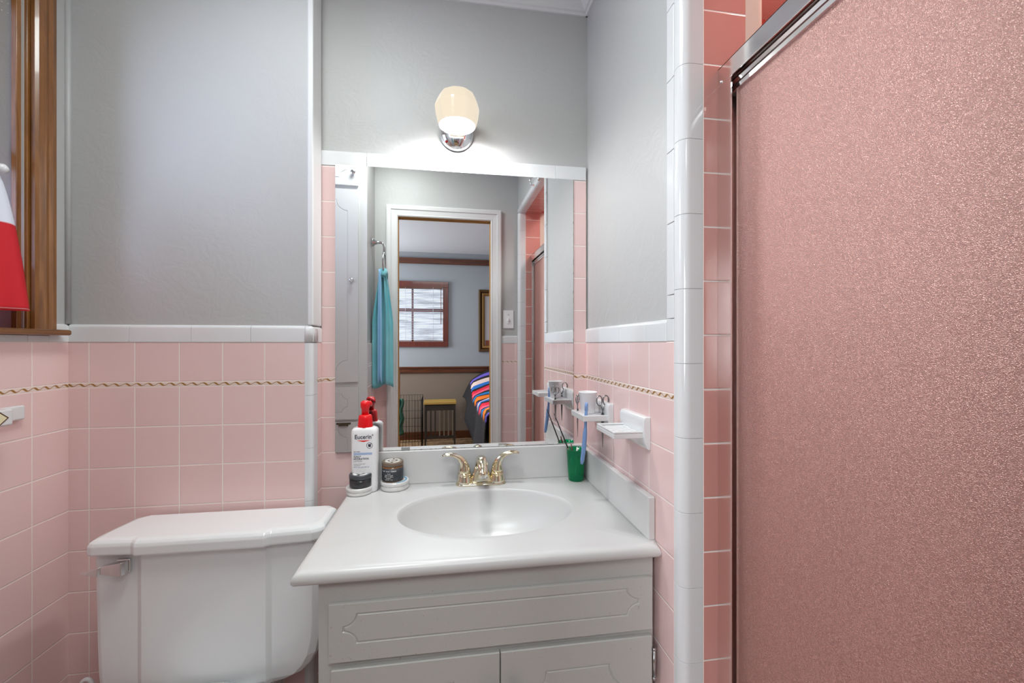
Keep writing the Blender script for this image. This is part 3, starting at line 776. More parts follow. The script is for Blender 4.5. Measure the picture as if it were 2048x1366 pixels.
mb = MB(); mb.lathe([(.054, 1.898), (.050, 1.8955), (.043, 1.8985), (.041, 1.8945), (.032, 1.8970), (.030, 1.8930), (.018, 1.8955), (.016, 1.8915), (.005, 1.8935)], (.025, LY, 0), 40, cap0=False)
t.part('bottom_lens', mb, BOT)

# unseen housing added for the bathroom fill light (above the frame)
t = Thing('ceiling_fill_housing', (-.30, .66, ZC), 'flat white square housing added above the bathroom fill light', 'fill light housing')
t.part('housing', MB().box(-.48, -.12, .45, .87, 2.388, ZC), WHITEP, bev=.004)

# ================================================================== CERAMIC HOLDERS ON THE RIGHT WALL
def ceramic_holder(name, y0, y1, ty0, ty1, label, cat, holes):
    t = Thing(name, (XR, (y0 + y1) / 2, 1.03), label, cat)
    mb = MB()
    zp = [(.995, .004), (.9985, .008), (1.012, .013), (1.030, .015), (1.062, .017), (1.070, .013), (1.072, .006)]
    mb.rings([[(XR, y0, z), (XR - d, y0 + .003, z), (XR - d, y1 - .003, z), (XR, y1, z)] for z, d in zp], smooth=False)
    t.part('wall_plate', mb, CER, bev=.003, seg=3)
    x0 = .3745; z1 = 1.0375; z0 = 1.0215
    mb = MB(); bm = mb.bm
    rect = [(x0, ty0), (XR - .008, ty0), (XR - .008, ty1), (x0, ty1)]
    if holes:
        loops = [rect]
        for hx, hy, hr in holes: loops.append([(hx + hr * math.cos(2 * PI * k / 14), hy + hr * math.sin(2 * PI * k / 14)) for k in range(14)])
        pts = []; edges = []
        for L in loops:
            b = len(pts); pts += [Vector(p) for p in L]; edges += [(b + i, b + (i + 1) % len(L)) for i in range(len(L))]
        vs, _, fs, _, _, _ = delaunay_2d_cdt(pts, edges, [], 1, 1e-7)
        for z in (z0, z1):
            V = [bm.verts.new((v.x, v.y, z)) for v in vs]
            for f in fs:
                cx = sum(vs[i].x for i in f) / len(f); cy = sum(vs[i].y for i in f) / len(f)
                if any((cx - hx) ** 2 + (cy - hy) ** 2 < hr * hr * .98 for hx, hy, hr in holes): continue
                bm.faces.new([V[i] for i in f])
        for L in loops: mb.rings([[(a, b, z0) for a, b in L], [(a, b, z1) for a, b in L]], cap0=False, cap1=False, smooth=False)
        bmesh.ops.remove_doubles(bm, verts=bm.verts, dist=1e-5)
        t.part('shelf', mb, CER, bev=.0015)
    else:
        mb.box(x0, XR - .008, ty0, ty1, z0, z1 - .005)
        mb.box(x0, x0 + .006, ty0 + .0062, ty1 - .0062, z1 - .0045, z1).box(x0, XR - .008, ty0, ty0 + .006, z1 - .0045, z1).box(x0, XR - .008, ty1 - .006, ty1, z1 - .0045, z1)
        for k in range(4):
            yk = ty0 + .022 + k * .022; mb.box(x0 + .014, XR - .022, yk, yk + .006, z1 - .006, z1 - .003)
        t.part('dish', mb, CER, bev=.002, seg=3)
    # bracket web under the shelf
    mb = MB()
    ym = (ty0 + ty1) / 2
    mb.rings([[(XR - .010, ym - .034, z0 + .002), (XR - .010, ym + .034, z0 + .002), (XR - .010, ym + .022, 1.002), (XR - .010, ym - .022, 1.002)],
              [(XR - .040, ym - .030, z0 + .002), (XR - .040, ym + .030, z0 + .002), (XR - .040, ym + .026, z0 - .002), (XR - .040, ym - .026, z0 - .002)]], smooth=False)
    t.part('support', mb, CER, bev=.002)
    return t
ceramic_holder('soap_dish', .902, 1.043, .913, 1.026, 'white ceramic soap dish on the pink tiled wall, nearer of two holders', 'soap dish', None)
HOLES = [(.3865, 1.148, .0055), (.389, 1.231, .0055), (.438, 1.150, .0055), (.440, 1.225, .0055)]
ceramic_holder('toothbrush_holder', 1.119, 1.274, 1.131, 1.250, 'white ceramic toothbrush holder shelf beside the mirror', 'toothbrush holder', HOLES)
# paper cup
PAPER, _, _ = base('white_paper', srgb(244, 244, 246), .55)
mb = MB(); mb.lathe([(.0185, 1.0378), (.0195, 1.040), (.0262, 1.0975), (.0272, 1.0985), (.0272, 1.1005), (.0255, 1.1005), (.0252, 1.098), (.0185, 1.043)], (.404, 1.180, 0), 32)
tag(mb.build('paper_cup', PAPER), 'small white paper cup standing on the ceramic toothbrush holder', 'cup')
# blue toothbrush hanging in the front slot
BLUE, _nt, _p = base('blue_plastic', srgb(146, 188, 246), .12); _p.inputs['Transmission Weight'].default_value = .45; _p.inputs['IOR'].default_value = 1.45
BLUE2, _, _ = base('pale_blue_plastic', srgb(140, 172, 226), .2)
t = Thing('toothbrush', (.3865, 1.148, 1.03), 'blue plastic toothbrush hanging through the ceramic holder', 'toothbrush')
mb = MB(); mb.tube([(.3885, 1.148, 1.056), (.388, 1.148, 1.045), (.3865, 1.148, 1.020), (.3860, 1.147, 1.006), (.384, 1.146, .985), (.381, 1.145, .950), (.3755, 1.144, .912), (.3735, 1.144, .899)],
                   [.0038, .0042, .0040, .0040, .0062, .0066, .0058, .0040], 14)
t.part('handle', mb, BLUE)
mb = MB(); mb.tube([(.3885, 1.148, 1.050), (.389, 1.148, 1.070), (.3895, 1.148, 1.073)], [.0048, .0048, .0030], 14); t.part('brush_cap', mb, BLUE2)
# scissors hanging by their finger loops
STEEL, _, _ = base('dark_steel', (.26, .26, .27), .25, 1.0)
def scissors(x, y, label, rz, s=1.0):
    t = Thing('scissors', (x, y, 1.03), label, 'scissors', 'scissors hanging in the toothbrush holder')
    mb = MB()
    def rot(px, pz, py=0):
        return (x + px * math.cos(rz) * s - py * math.sin(rz), y + px * math.sin(rz) * s + py * math.cos(rz), 1.045 + pz * s)
    for sg, tp in ((1, .0), (-1, .0)):
        m2 = MB(); cx = sg * .0105
        m2.tube([rot(cx + .0085 * math.sin(a), .030 - .0125 * math.cos(a), sg * .0006) for a in [2 * PI * k / 18 for k in range(19)]], .0018 * s, 8)
        m2.tube([rot(sg * .006, .019, sg * .0006), rot(sg * .0025, .008, sg * .0006), rot(-sg * .0015, -.008, sg * .0006)], .0018 * s, 8)
        t.part('finger_loop', m2, STEEL)
    for sg in (1, -1):
        m2 = MB(); m2.rings([[rot(-sg * .002 + a * .0026, -.004, sg * .0006 + b * .0007) for a, b in ((-1, -1), (1, -1), (1, 1), (-1, 1))],
                  [rot(a * .0026, -.055, sg * .0006 + b * .0006) for a, b in ((-1, -1), (1, -1), (1, 1), (-1, 1))],
                  [rot(a * .0006, -.093, b * .0004) for a, b in ((-1, -1), (1, -1), (1, 1), (-1, 1))]], smooth=False)
        t.part('blade', m2, STEEL)
scissors(.438, 1.150, 'steel scissors hanging in the holder right of the paper cup', math.radians(15), 1.1)
scissors(.389, 1.231, 'steel scissors hanging in the holder behind the paper cup, near the mirror', math.radians(55), .95)

# ================================================================== THINGS ON THE COUNTER
ZT = .8003
# lotion bottle
WPL, _, _ = base('white_plastic', srgb(244, 244, 245), .3)
REDP, _, _ = base('red_plastic', srgb(236, 20, 28), .22)
BY = 1.306; BX = -.248
t = Thing('lotion_bottle', (BX, BY, ZT), 'white lotion bottle with a red pump cap left of the sink', 'bottle')
def rrect(z, hx, hy, r, n=6):
    pts = []
    for (cx, cy, a0) in ((hx - r, hy - r, 0), (-hx + r, hy - r, 90), (-hx + r, -hy + r, 180), (hx - r, -hy + r, 270)):
        for k in range(n + 1):
            a = math.radians(a0 + 90 * k / n); pts.append((BX + cx + r * math.cos(a), BY + cy + r * math.sin(a), z))
    return pts
mb = MB(); mb.rings([rrect(ZT, .033, .018, .014), rrect(ZT + .004, .0365, .021, .016), rrect(ZT + .02, .0375, .022, .016), rrect(.900, .038, .0225, .016), rrect(.975, .0385, .0225, .016), rrect(.984, .0380, .022, .016), rrect(.9895, .034, .020, .015), rrect(.9925, .026, .0185, .014)])
t.part('bottle_body', mb, WPL)
mb = MB(); mb.lathe([(.0215, .991), (.0218, .995), (.0200, 1.018), (.0185, 1.026), (.016, 1.0285), (.008, 1.029)], (BX, BY, 0), 32, sy=.9)
t.part('pump_collar', mb, REDP)
mb = MB(); mb.lathe([(.0105, 1.027), (.0110, 1.046), (.0135, 1.050), (.0142, 1.060), (.0128, 1.067), (.008, 1.0705), (.003, 1.0712)], (BX, BY, 0), 24)
mb.tube([(BX, BY, 1.060), (BX + .010, BY + .016, 1.060), (BX + .014, BY + .022, 1.054)], [.009, .008, .005], 12)
t.part('pump_head', mb, REDP)
BYF = BY - .0225 - .0004
INK, _, _ = base('dark_blue_ink', srgb(28, 32, 60), .5)
GINK, _, _ = base('grey_ink', srgb(120, 122, 132), .5)
LBL, _, _ = base('pale_blue_label', srgb(168, 190, 224), .5)
WINK, _, _ = base('white_ink', srgb(228, 228, 226), .5)
def glyph_mesh(s, size, bold, align, sp, mat):
    c = bpy.data.curves.new('lettering', 'FONT'); c.body = s; c.size = size; c.extrude = .0001; c.offset = bold; c.align_x = align; c.space_character = sp
    c.resolution_u = 3
    tmp = bpy.data.objects.new('lettering_curve', c)
    me = bpy.data.meshes.new_from_object(tmp)
    bpy.data.objects.remove(tmp); bpy.data.curves.remove(c)
    me.materials.clear(); me.materials.append(mat)
    return me
def text(t, s, x, z, size, mat, y=None, bold=0.0, name='lettering', sx=1.0, rot=(PI / 2, 0, 0), loc=None, align='LEFT', sp=1.0):
    me = glyph_mesh(s, size, bold, align, sp, mat)
    o = bpy.data.objects.new(name, me); COL.objects.link(o)
    L = loc if loc else (x, y if y else BYF, z)
    o.parent = t.root; o.location = Vector(L) - Vector(t.loc); o.rotation_euler = rot; o.scale = (sx, 1, 1)
    return o
text(t, 'Eucerin', BX - .0265, .9605, .0178, INK, bold=.00022, sx=.90)
text(t, '\u00ae', BX + .0225, .9690, .006, INK)
mb = MB(); up = []; dn = []
for k in range(13):
    s = k / 12; xq = BX - .0195 + .037 * s; up.append((xq, .9565 - .0008 * math.sin(PI * s))); dn.append((xq, .9565 - .0040 * (1 - abs(2 * s - 1)) ** .8 - .0008 * math.sin(PI * s)))
mb.prism(up + dn[::-1], BYF - .0001, BYF + .0003, 'XZ'); t.part('red_swoosh', mb, REDP)
mb = MB(); mb.lathe([(.0088, BYF + .0002), (.0088, BYF - .0001), (.0078, BYF - .0001), (.0078, BYF + .0002)], (BX + .0160, 0, .9405), 28, 'Y', cap0=False, cap1=False)
mb.prism([(BX + .0125, .9365), (BX + .0195, .9365), (BX + .0198, .9428), (BX + .0122, .9428)], BYF - .0001, BYF + .0002, 'XZ')
mb.prism([(BX + .0110, .9435), (BX + .0140, .9448), (BX + .0180, .9448), (BX + .0215, .9470), (BX + .0205, .9438)], BYF - .0001, BYF + .0002, 'XZ')
t.part('round_seal', mb, INK)
text(t, 'DRY SKIN', BX - .0290, .9215, .0042, GINK, bold=.0001)
t.part('blue_stripe', MB().box(BX - .0290, BX + .0235, BYF - .0001, BYF + .0003, .9135, .9195), LBL)
text(t, 'DAILY', BX - .0290, .9060, .0073, INK, bold=.00012, sp=1.02)
text(t, 'HYDRATION', BX - .0290, .8993, .0073, INK, bold=.00012, sp=1.02)
text(t, 'LOTION', BX - .0290, .8928, .0062, GINK, sp=1.05)
text(t, 'Intense all day with', BX - .0290, .8855, .0042, GINK)
text(t, 'ceramide-3', BX - .0290, .8810, .0042, GINK)
text(t, '24H | 5 | B5 | pH5 | NMF | 0%', BX - .0290, .8760, .0036, base('blue_ink', srgb(110, 132, 180), .5)[0])

def tin(name, x, y, z, r, h, mats, label, cat, seam=.5, lip=.0012, group=None):
    t = Thing(name, (x, y, z), label, cat, group)
    zs = z + h * seam
    mb = MB(); mb.lathe([(r - .003, z), (r - .0005, z + .002), (r - .0005, zs - .0004), (r - .002, zs)], (x, y, 0), 44); t.part('tin_body', mb, mats[0])
    mb = MB(); mb.lathe([(r - .002, zs), (r + lip * .3, zs + .0004), (r + lip * .3, z + h - .002), (r - .0015, z + h), (r - .004, z + h), (r - .005, z + h - .0006)], (x, y, 0), 44); t.part('lid', mb, mats[1])
    return t
TIN, _, _ = base('white_tin', srgb(226, 226, 224), .32, .15)
BLKG, _nt, _p = base('black_gel_jar', srgb(52, 52, 54), .12)
LIDG, _, _ = base('charcoal_lid', srgb(64, 68, 72), .28)
h1 = .0215
t1 = tin('cosmetic_tin', -.262, 1.289, ZT, .0372, h1, (TIN, TIN), 'flat white cosmetic tin under the black jar, in front of the lotion bottle', 'tin', group='flat tins left of the sink')
t2 = tin('hair_gel_jar', -.258, 1.289, ZT + h1, .0322, .037, (BLKG, LIDG), 'small black jar stacked on the left white tin', 'jar', .66, group='jars stacked on the tins')
zt = ZT + h1 + .037
for a0, a1, r0, r1 in ((20, 75, .017, .024), (100, 165, .016, .025), (190, 250, .014, .023), (275, 340, .017, .025), (0, 360, .005, .009)):
    mb = MB(); P1 = []; P2 = []
    for k in range(9):
        a = math.radians(a0 + (a1 - a0) * k / 8.0 * .97); P1.append((-.258 + r1 * math.cos(a), 1.289 + r1 * math.sin(a))); P2.append((-.258 + r0 * math.cos(a), 1.289 + r0 * math.sin(a)))
    mb.prism(P1 + P2[::-1], zt - .0008, zt - .0002, 'XY'); t2.part('lid_print', mb, WINK)
h2 = .0255
t3 = tin('cosmetic_tin', -.164, 1.318, ZT, .0418, h2, (TIN, TIN), 'wide cream-white tin under the brown-lidded jar', 'tin', .55, group='flat tins left of the sink')
BLU, _, _ = base('blue_print', srgb(96, 160, 200), .4)
mb = MB(); P1 = []; P2 = []
for k in range(14):
    a = math.radians(-75 + 130 * k / 13); P1.append((-.164 + .0365 * math.cos(a), 1.318 + .0365 * math.sin(a))); P2.append((-.164 + .0325 * math.cos(a), 1.318 + .0325 * math.sin(a)))
mb.prism(P1 + P2[::-1], ZT + h2 - .0008, ZT + h2 + .0002, 'XY'); t3.part('rim_print', mb, BLU)
# brown-lidded jar with printed label
JX, JY, JZ, JR = -.170, 1.318, ZT + h2 + .0003, .0312
t = Thing('pomade_jar', (JX, JY, JZ), 'dark labelled glass jar with brown lid, standing on the right white tin', 'jar', 'jars stacked on the tins')
AMB, _, _ = base('amber_glass', srgb(136, 96, 58), .1)
BLBL, _, _ = base('black_label', srgb(50, 54, 60), .45)
TAUPE, _, _ = base('taupe_lid', srgb(120, 104, 88), .3)
mb = MB(); mb.lathe([(JR - .003, JZ), (JR, JZ + .003), (JR, JZ + .044), (JR - .003, JZ + .046)], (JX, JY, 0), 44); t.part('glass_body', mb, AMB)
mb = MB(); mb.lathe([(JR + .0003, JZ + .003), (JR + .0004, JZ + .0405)], (JX, JY, 0), 44, cap0=False, cap1=False); t.part('label_band', mb, BLBL, solid=.0002)
mb = MB(); mb.lathe([(JR - .001, JZ + .0455), (JR + .0008, JZ + .0465), (JR + .0008, JZ + .056), (JR - .001, JZ + .058), (JR - .004, JZ + .058), (JR - .005, JZ + .0575)], (JX, JY, 0), 44); t.part('lid', mb, TAUPE)
for k, (a0, a1, r0, r1) in enumerate(((10, 80, .016, .023), (95, 170, .015, .024), (185, 260, .015, .023), (280, 350, .016, .024), (0, 330, .005, .010))):
    mb = MB(); P1 = []; P2 = []
    for q in range(9):
        a = math.radians(a0 + (a1 - a0) * q / 8.0); P1.append((JX + r1 * math.cos(a), JY + r1 * math.sin(a))); P2.append((JX + r0 * math.cos(a), JY + r0 * math.sin(a)))
    mb.prism(P1 + P2[::-1], JZ + .0570, JZ + .0581, 'XY'); t.part('lid_print', mb, WINK)
def curved_text(t, s, z, size, a0, mat, bold=.0001):
    # one lettering mesh per line, its characters laid around the jar
    adv = size * .62 / (JR + .0008); bm = bmesh.new(); r = JR + .0008
    for i, ch in enumerate(s):
        if ch == ' ': continue
        a = math.radians(-90) + (i - len(s) / 2 + .5) * adv + a0
        me = glyph_mesh(ch, size, bold, 'CENTER', 1.0, mat)
        M = Matrix.Translation(Vector((JX + r * math.cos(a), JY + r * math.sin(a), z)) - Vector(t.loc)) @ Matrix.Rotation(a + PI / 2, 4, 'Z') @ Matrix.Rotation(PI / 2, 4, 'X')
        me.transform(M); bm.from_mesh(me); bpy.data.meshes.remove(me)
    me = bpy.data.meshes.new('lettering'); bm.to_mesh(me); bm.free(); me.materials.append(mat)
    o = bpy.data.objects.new('lettering', me); COL.objects.link(o); o.parent = t.root
curved_text(t, 'CLAY HAIR POMADE', JZ + .0315, .0046, math.radians(-14), WINK)
for k, s in enumerate(('SHINE', 'HOLD & BLEND', 'MADE IN SMALL', 'NATURAL', 'NET WT 2 OZ')):
    curved_text(t, s, JZ + .0245 - k * .0044, .0034, math.radians(-14), WINK, .00006)

# green tumbler with applicators
GRN, _nt, _p = base('green_glass', srgb(10, 196, 124), .05); _p.inputs['Transmission Weight'].default_value = .75; _p.inputs['IOR'].default_value = 1.3
GX, GY = .408, 1.309
t = Thing('green_tumbler', (GX, GY, ZT), 'translucent green plastic tumbler in the corner of the counter', 'tumbler')
mb = MB(); mb.lathe([(.0235, ZT), (.0245, ZT + .003), (.0265, ZT + .03), (.0305, ZT + .098), (.0312, ZT + .101), (.0298, ZT + .101), (.0250, ZT + .03), (.0230, ZT + .008)], (GX, GY, 0), 40)
t.part('cup_wall', mb, GRN)
SED, _, _ = base('dark_residue', srgb(60, 50, 44), .6)
t.part('residue', MB().lathe([(.0222, ZT + .0085), (.0225, ZT + .012), (.02, ZT + .013)], (GX, GY, 0), 24), SED)
BLK, _, _ = base('black_plastic', srgb(24, 22, 22), .3)
FER, _, _ = base('dusky_ferrule', srgb(120, 90, 84), .4)
def brush(b, tp, r, label):
    t = Thing('makeup_brush', b, label, 'makeup brush')
    b = Vector(b); tp = Vector(tp); mid = b.lerp(tp, .45)
    t.part('handle', MB().tube([mid, b.lerp(tp, .6), tp], [r * .9, r, r * .7], 10), BLK)
    t.part('ferrule', MB().tube([b.lerp(tp, .12), mid], [r * .8, r * 1.1], 10), FER)
    t.part('bristles', MB().tube([b, b.lerp(tp, .12)], [r * .4, r], 8), BLK)
brush((.416, 1.300, ZT + .014), (.336, 1.313, 1.016), .0022, 'black slender makeup brush leaning from the green tumbler towards the mirror')
WPLT, _, _ = base('white_applicator', srgb(236, 236, 228), .3)
mb = MB(); mb.tube([(.400, 1.291, ZT + .022), (.4015, 1.287, ZT + .060), (.4025, 1.284, ZT + .085), (.4035, 1.281, ZT + .112)], [.0010, .0022, .0030, .0022], 10)
tag(mb.build('applicator_stick', WPLT), 'thin white plastic stick standing in the green tumbler', 'applicator')
mb = MB(); mb.tube([(.412, 1.318, ZT + .02), (.392, 1.302, ZT + .104), (.389, 1.300, ZT + .118)], [.002, .003, .002], 10)
tag(mb.build('eyeliner_pencil', FER), 'short dusky pencil behind the black brush in the green tumbler', 'pencil')
tag(B(.4245, .4385, 1.330, 1.3445, ZT, ZT + .014).build('clear_cube', base('clear_plastic', srgb(200, 226, 216), .1)[0], bev=.002), 'tiny clear green block behind the green tumbler', 'block')

# ================================================================== SHOWER DOOR
GLS, _nt, _p = base('obscure_glass', (.97, .95, .94, 1), .30); _p.inputs['Transmission Weight'].default_value = 1.0; _p.inputs['IOR'].default_value = 1.45
_vo = N(_nt, 'ShaderNodeTexVoronoi'); _vo.inputs['Scale'].default_value = 880; _nt.links.new(mapped(_nt, 1, 1, 1), _vo.inputs['Vector'])
_n1 = noise(_nt, 850, 2, .6)
_h = mth(_nt, 'ADD', mth(_nt, 'MULTIPLY', _n1, .6), mth(_nt, 'MULTIPLY', _vo.outputs['Distance'], .6))
_nb = bump(_nt, _p, _h, .9, .0010)
_gr = N(_nt, 'ShaderNodeBsdfDiffuse'); _gr.inputs[0].default_value = srgb(250, 178, 168); _nt.links.new(_nb, _gr.inputs['Normal'])
_tr = N(_nt, 'ShaderNodeBsdfTranslucent'); _tr.inputs[0].default_value = srgb(250, 178, 168)
_m1 = N(_nt, 'ShaderNodeMixShader'); _m1.inputs[0].default_value = .45; _nt.links.new(_gr.outputs[0], _m1.inputs[1]); _nt.links.new(_tr.outputs[0], _m1.inputs[2])
_sv = N(_nt, 'ShaderNodeSeparateXYZ'); _nt.links.new(_vo.outputs['Color'], _sv.inputs[0])
_k = mth(_nt, 'ADD', mth(_nt, 'MULTIPLY', _sv.outputs[0], .5), mth(_nt, 'MULTIPLY', _n1, .5))
_m2 = N(_nt, 'ShaderNodeMixShader'); _nt.links.new(ramp(_nt, _k, [(.30, (.28, .28, .28, 1)), (.52, (.45, .45, .45, 1)), (.74, (.95, .95, .95, 1))]), _m2.inputs[0])
_nt.links.new(_p.outputs[0], _m2.inputs[1]); _nt.links.new(_m1.outputs[0], _m2.inputs[2])
_gs = N(_nt, 'ShaderNodeBsdfGlossy'); _gs.inputs['Roughness'].default_value = .42; _gs.inputs['Color'].default_value = srgb(255, 218, 208); _nt.links.new(_nb, _gs.inputs['Normal'])
_m3 = N(_nt, 'ShaderNodeMixShader'); _nt.links.new(ramp(_nt, _k, [(.30, (.18, .18, .18, 1)), (.55, (.28, .28, .28, 1)), (.74, (.58, .58, .58, 1))]), _m3.inputs[0]); _nt.links.new(_m2.outputs[0], _m3.inputs[1]); _nt.links.new(_gs.outputs[0], _m3.inputs[2])
_nt.links.new(_m3.outputs[0], _nt.nodes['Material Output'].inputs[0])
t = Thing('shower_door', (.565, .457, .10), 'textured glass sliding shower door in a polished metal frame', 'shower door')
t.part('header_rail', MB().box(.538, .5405, YN + .001, YJ - .0005, 1.758, 1.795).box(.538, .602, YN + .001, YJ - .0005, 1.792, 1.795).box(.5995, .602, YN + .001, YJ - .0005, 1.758, 1.795)
       .box(.5395, .542, YN + .001, YJ - .0005, 1.772, 1.776), ALU, bev=.0008)
for a_, b_ in ((YJ - .040, YJ - .0005), (YN + .0005, YN + .040)):
    t.part('side_channel', MB().box(.538, .5405, a_, b_, .10, 1.7575).box(.5405, .602, (a_ if a_ < .5 else b_ - .002), (a_ + .002 if a_ < .5 else b_), .10, 1.7575).box(.5995, .602, a_, b_, .10, 1.7575), ALU)
t.part('bottom_track', MB().box(.538, .602, YN + .001, YJ - .001, .1002, .106).box(.538, .5405, YN + .001, YJ - .001, .106, .130).box(.5995, .602, YN + .001, YJ - .001, .106, .125), ALU)
t.part('screw', MB().lathe([(.0035, .5379), (.0030, .5362), (.001, .5355)], (0, YJ - .010, 1.764), 14, 'X'), ALU)
def panel(x, y0, y1, nm):
    p = t.part('glass_panel', MB().box(x - .002, x + .002, y0 + .004, y1 - .004, .124, 1.742), GLS)
    mb = MB()
    pr = [(-.008, 1.735), (-.0095, 1.742), (-.007, 1.748), (-.0095, 1.754), (-.0085, 1.765), (.008, 1.765), (.008, 1.735)]
    mb.rings([[(x + a, yq, b) for a, b in pr] for yq in (y0, y1)], smooth=False)
    t.part('top_rail', mb, ALU, p)
    t.part('bottom_rail', MB().box(x - .007, x + .007, y0, y1, .107, .130), ALU, p)
    for yq in ((y0, y0 + .010), (y1 - .010, y1)): t.part('stile', MB().box(x - .005, x + .005, yq[0], yq[1], .130, 1.735), ALU, p)
    return p
panel(.5585, .150, .7475, 0)
panel(.583, .150, .7465, 1)
for yq in (.735, .30):
    t.part('roller', MB().lathe([(.009, .567), (.009, .573)], (0, yq, 1.7745), 16, 'X').box(.5665, .5675, yq - .006, yq + .006, 1.752, 1.777), DARKM)

# ================================================================== SEEN IN THE MIRROR: chrome hook, switch, towel ring, closet
t = Thing('wall_hook', (XR, .700, 2.045), 'small chrome wall hook above the shower opening, seen in the mirror', 'hook')
t.part('flange', MB().lathe([(.026, XR - .0005), (.026, XR - .004), (.018, XR - .010), (.006, XR - .014)], (0, .700, 2.075), 24, 'X'), CHROME)
t.part('hook_loop', MB().tube([(XR - .012, .700, 2.075), (XR - .035, .700, 2.070), (XR - .048, .700, 2.048), (XR - .042, .700, 2.028), (XR - .028, .700, 2.024)], .0045, 10), CHROME)
t = Thing('light_switch', (.403, YD, 1.397), 'white light switch plate on the grey wall beside the doorway', 'light switch')
t.part('switch_plate', MB().box(.369, .436, YD + .0005, YD + .006, 1.340, 1.454), WPL, bev=.002)
t.part('toggle', MB().box(.398, .407, YD + .006, YD + .016, 1.386, 1.404), WPL, bev=.001)
for zq in (1.425, 1.369): t.part('screw', MB().lathe([(.003, YD + .006), (.002, YD + .0072)], (.4025, 0, zq), 10, 'Y'), NICK)
# towel ring
t = Thing('towel_ring', (XS, .235, 1.82), 'nickel towel ring on the side wall near the doorway, seen in the mirror', 'towel ring')
TY = .235
t.part('flange', MB().lathe([(.028, XS + .0005), (.026, XS + .004), (.014, XS + .014), (.008, XS + .030), (.007, XS + .048)], (0, TY, 1.820), 24, 'X', ), NICK)
mb = MB(); mb.tube([(XS + .044, TY, 1.820), (XS + .056, TY, 1.814), (XS + .062, TY, 1.795), (XS + .062, TY, 1.765)], .006, 10)
t.part('ring_arm', mb, NICK)
mb = MB(); mb.tube([(XS + .062, TY + .060 * math.sin(a), 1.700 + .064 * math.cos(a)) for a in [2 * PI * k / 32 for k in range(33)]], .0045, 10)
t.part('ring', mb, NICK)
TEAL, _nt, _p = base('teal_terry', srgb(112, 188, 198), .9)
_c = ramp(_nt, noise(_nt, 5, 3), [(.3, srgb(98, 180, 192)), (.7, srgb(130, 200, 208))]); _nt.links.new(_c, _p.inputs['Base Color'])
_p.inputs['Sheen Weight'].default_value = .3
bump(_nt, _p, noise(_nt, 420, 3), .6, .003)
LTEAL, _nt, _p = base('light_blue_terry', srgb(150, 196, 232), .9); bump(_nt, _p, noise(_nt, 420, 3), .6, .003)
# towel: gathered over the ring, fanning down
def towel_sheet(name, y0, x0, x1t, x1b, ztop, zbot, ph, mat, parent, wav=.012, yw=.05):
    g = []
    for i in range(29):
        f = i / 28; z = ztop - (ztop - zbot) * f; row = []
        sp = .25 + .75 * min(1, f * 2.2) ** .8
        for j in range(41):
            s = j / 40
            x = x0 + (x1t + (x1b - x1t) * min(1, f * 3)) * (s - .5) * sp
            y = y0 + yw * (.4 + .6 * f) * math.sin(s * 2 * PI * 1.5 + ph) * .5 + wav * math.sin(s * 2 * PI * 3 + ph * 2)
            if f > .87 and f < .93: y += .002
            row.append((x, y, z - .012 * math.sin(s * PI * 2 + ph) * f))
        g.append(row)
    o = MB().sheet(g).build(name, mat, parent, solid=.005); return o
tw = empty('hand_towel', (XS + .058, TY, 1.60), label='folded teal terry hand towel hanging from the towel ring', cat='towel')
for a in (('towel_front', TY + .022, XS + .058, .085, .112, 1.668, 1.002, .6, TEAL), ('towel_back', TY - .030, XS + .056, .085, .100, 1.668, 1.030, 2.2, TEAL)):
    o = towel_sheet(*a, tw, .008, .035); recenter(o, tw.location)
o = towel_sheet('towel_fold', TY + .046, XS + .044, .026, .020, 1.660, 1.030, 1.2, LTEAL, tw, .003, .012); recenter(o, tw.location)
mb = MB(); mb.tube([(XS + .062, TY - .042, 1.620), (XS + .062, TY - .030, 1.645), (XS + .062, TY, 1.655), (XS + .062, TY + .030, 1.645), (XS + .060, TY + .040, 1.620)], [.016, .019, .020, .019, .016], 14)
o = mb.build('towel_top', TEAL, tw); recenter(o, tw.location)
# linen closet
t = Thing('linen_cabinet', (-.70, .35, 0), 'tall white painted built-in linen cabinet with routed doors', 'cabinet')
YCF = .431
t.part('face_frame', MB().box(XL, XS - .0005, YCF - .018, YCF, 0.0, ZC - .002), CLOS)
t.part('carcass', MB().box(XL, XL + .02, .12, YCF - .019, 0, ZC - .002).box(XS - .075, XS - .055, .12, YCF - .019, 0, ZC - .002), CLOS)
def cl(nm, z0, z1, rx=.05, px=-.493, pz=.035):
    return t.part(nm, routed(-.985, -.443, z0, z1, YCF + .014, .0135, notched(-.935, px, z0 + pz, z1 - pz, rx, rx), ny=1), CLOS, smooth=False)
a1 = cl('door', 2.061, 2.34, .04); a2 = cl('door', 1.045, 2.040, .055, pz=.055); a3 = cl('drawer', .852, 1.020, .028); a4 = cl('drawer', .10, .839, .045)
for par, x_, z_ in ((a1, -.465, 2.125), (a2, -.473, 1.568)):
    t.part('knob', MB().lathe([(.006, YCF + .014), (.005, YCF + .022), (.0125, YCF + .027), (.013, YCF + .032), (.007, YCF + .037)], (x_, 0, z_), 20, 'Y'), CHROME, par)
t.part('pull', MB().box(-.549, -.478, YCF + .014, YCF + .017, .826, .836).box(-.537, -.490, YCF + .0145, YCF + .024, .820, .832), base('bronze', srgb(88, 78, 62), .35, .8)[0], a4, bev=.002)

